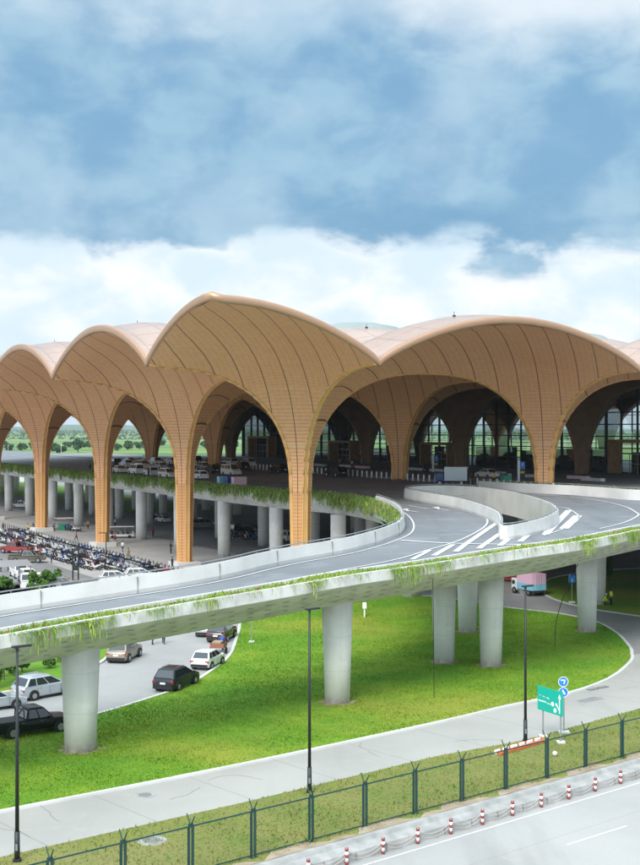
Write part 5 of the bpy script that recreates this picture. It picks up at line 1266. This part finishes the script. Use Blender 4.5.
# ------------------------------------------------------------------ world and sun
SUN_EL, SUN_AZ = R(40), R(200)        # azimuth clockwise from +Y
w = bpy.data.worlds.new('World'); scene.world = w; w.use_nodes = True; nt = w.node_tree; N = nt.nodes; L_ = nt.links; N.clear()
out = N.new('ShaderNodeOutputWorld'); bg = N.new('ShaderNodeBackground'); bg2 = N.new('ShaderNodeBackground'); ad = N.new('ShaderNodeMixShader')
sky = N.new('ShaderNodeTexSky'); sky.sky_type = 'NISHITA'; sky.sun_disc = False; sky.sun_elevation = SUN_EL; sky.sun_rotation = SUN_AZ; sky.air_density = 1.2; sky.dust_density = 1.0
L_.new(sky.outputs[0], bg.inputs[0]); bg.inputs[1].default_value = .09
tc = N.new('ShaderNodeTexCoord'); sp2 = N.new('ShaderNodeSeparateXYZ'); L_.new(tc.outputs['Generated'], sp2.inputs[0])
def wm(op, a, b=0.0, clamp=False):
    n = N.new('ShaderNodeMath'); n.operation = op; n.use_clamp = clamp
    for i, v in enumerate((a, b)):
        if isinstance(v, (int, float)): n.inputs[i].default_value = v
        else: L_.new(v, n.inputs[i])
    return n.outputs[0]
def wn(sx, sz, scale, detail, off=(0, 0, 0), lo=.3, hi=.7, dist=0.0):
    m_ = N.new('ShaderNodeMapping'); m_.inputs['Scale'].default_value = (sx, sx, sz); m_.inputs['Location'].default_value = off; L_.new(tc.outputs['Generated'], m_.inputs[0])
    n = N.new('ShaderNodeTexNoise'); n.inputs['Scale'].default_value = scale; n.inputs['Detail'].default_value = detail; n.inputs['Roughness'].default_value = .55; n.inputs['Distortion'].default_value = dist; L_.new(m_.outputs[0], n.inputs['Vector'])
    r = N.new('ShaderNodeMapRange'); r.interpolation_type = 'SMOOTHSTEP'; r.inputs[1].default_value = lo; r.inputs[2].default_value = hi; L_.new(n.outputs['Fac'], r.inputs[0]); return r.outputs[0]
def wmix(f, a, b):
    n = N.new('ShaderNodeMix'); n.data_type = 'RGBA'
    for i, v in ((0, f), (6, a), (7, b)):
        if isinstance(v, (int, float)): n.inputs[i].default_value = v
        elif isinstance(v, tuple): n.inputs[i].default_value = (*v, 1)
        else: L_.new(v, n.inputs[i])
    return n.outputs[2]
def sstep(v, lo, hi):
    r = N.new('ShaderNodeMapRange'); r.interpolation_type = 'SMOOTHSTEP'; r.inputs[1].default_value = lo; r.inputs[2].default_value = hi; L_.new(v, r.inputs[0]); return r.outputs[0]
z = sp2.outputs[2]; x = sp2.outputs[0]
n1 = wn(1, 1.9, 5.5, 9, (0, 0, 0), .3, .7, .25); n2 = wn(1, 1.6, 17, 10, (3, 1, 2), .34, .66, .25); n3 = wn(1, 1.5, 8, 10, (7, 2, 0), .42, .66, .15)
zz = wm('ADD', z, wm('MULTIPLY', wm('SUBTRACT', n1, .5), .03)); zz = wm('ADD', zz, wm('MULTIPLY', wm('SUBTRACT', n2, .5), .018)); zz = wm('ADD', zz, wm('MULTIPLY', x, .03))
lo_ = sstep(zz, .123, .141); hi_ = sstep(wm('ADD', zz, wm('MULTIPLY', x, .05)), .265, .345)
dark = wmix(n2, lin((121, 166, 201)), lin((153, 191, 215))); dark = wmix(wm('MULTIPLY', n3, .6), dark, lin((178, 205, 224))); dark = wmix(wm('MULTIPLY', wm('MULTIPLY', sstep(zz, .19, .145), wm('SUBTRACT', 1.0, n3)), .75), dark, lin((108, 156, 192)))
bright = wmix(n2, lin((216, 234, 246)), lin((251, 252, 253))); bright = wmix(wm('MULTIPLY', sstep(z, .09, .02), .6), bright, lin((206, 230, 246)))
top = wmix(n1, lin((184, 210, 227)), lin((226, 236, 243)))
c = wmix(lo_, bright, dark); c = wmix(hi_, c, top); zen = wm('ADD', 1.0, wm('MULTIPLY', sstep(z, .32, .75), .85)); sund = N.new('ShaderNodeVectorMath'); sund.operation = 'DOT_PRODUCT'; L_.new(tc.outputs['Generated'], sund.inputs[0]); sund.inputs[1].default_value = (math.sin(SUN_AZ)*math.cos(SUN_EL), math.cos(SUN_AZ)*math.cos(SUN_EL), math.sin(SUN_EL)); zen = wm('ADD', zen, wm('MULTIPLY', sstep(sund.outputs['Value'], .1, 1.0), 1.1))
c = wmix(sstep(z, .0, -.05), c, lin((150, 165, 150)))
L_.new(c, bg2.inputs[0]); L_.new(wm('MULTIPLY', zen, .60), bg2.inputs[1])
ad.inputs[0].default_value = .94; L_.new(bg.outputs[0], ad.inputs[1]); L_.new(bg2.outputs[0], ad.inputs[2]); L_.new(ad.outputs[0], out.inputs[0])
sd = bpy.data.lights.new('sun', 'SUN'); sd.energy = 1.9; sd.angle = R(24); sd.color = (1, .96, .9); so = bpy.data.objects.new('sun', sd); COL.objects.link(so)
v_ = Vector((math.sin(SUN_AZ)*math.cos(SUN_EL), math.cos(SUN_AZ)*math.cos(SUN_EL), math.sin(SUN_EL))); so.rotation_euler = v_.to_track_quat('Z', 'Y').to_euler(); so.location = (0, 0, 80)
scene.view_settings.exposure = 0.88
scene.cycles.max_bounces = 6; scene.cycles.diffuse_bounces = 4; scene.cycles.glossy_bounces = 3; scene.cycles.transparent_max_bounces = 24; scene.cycles.volume_bounces = 0
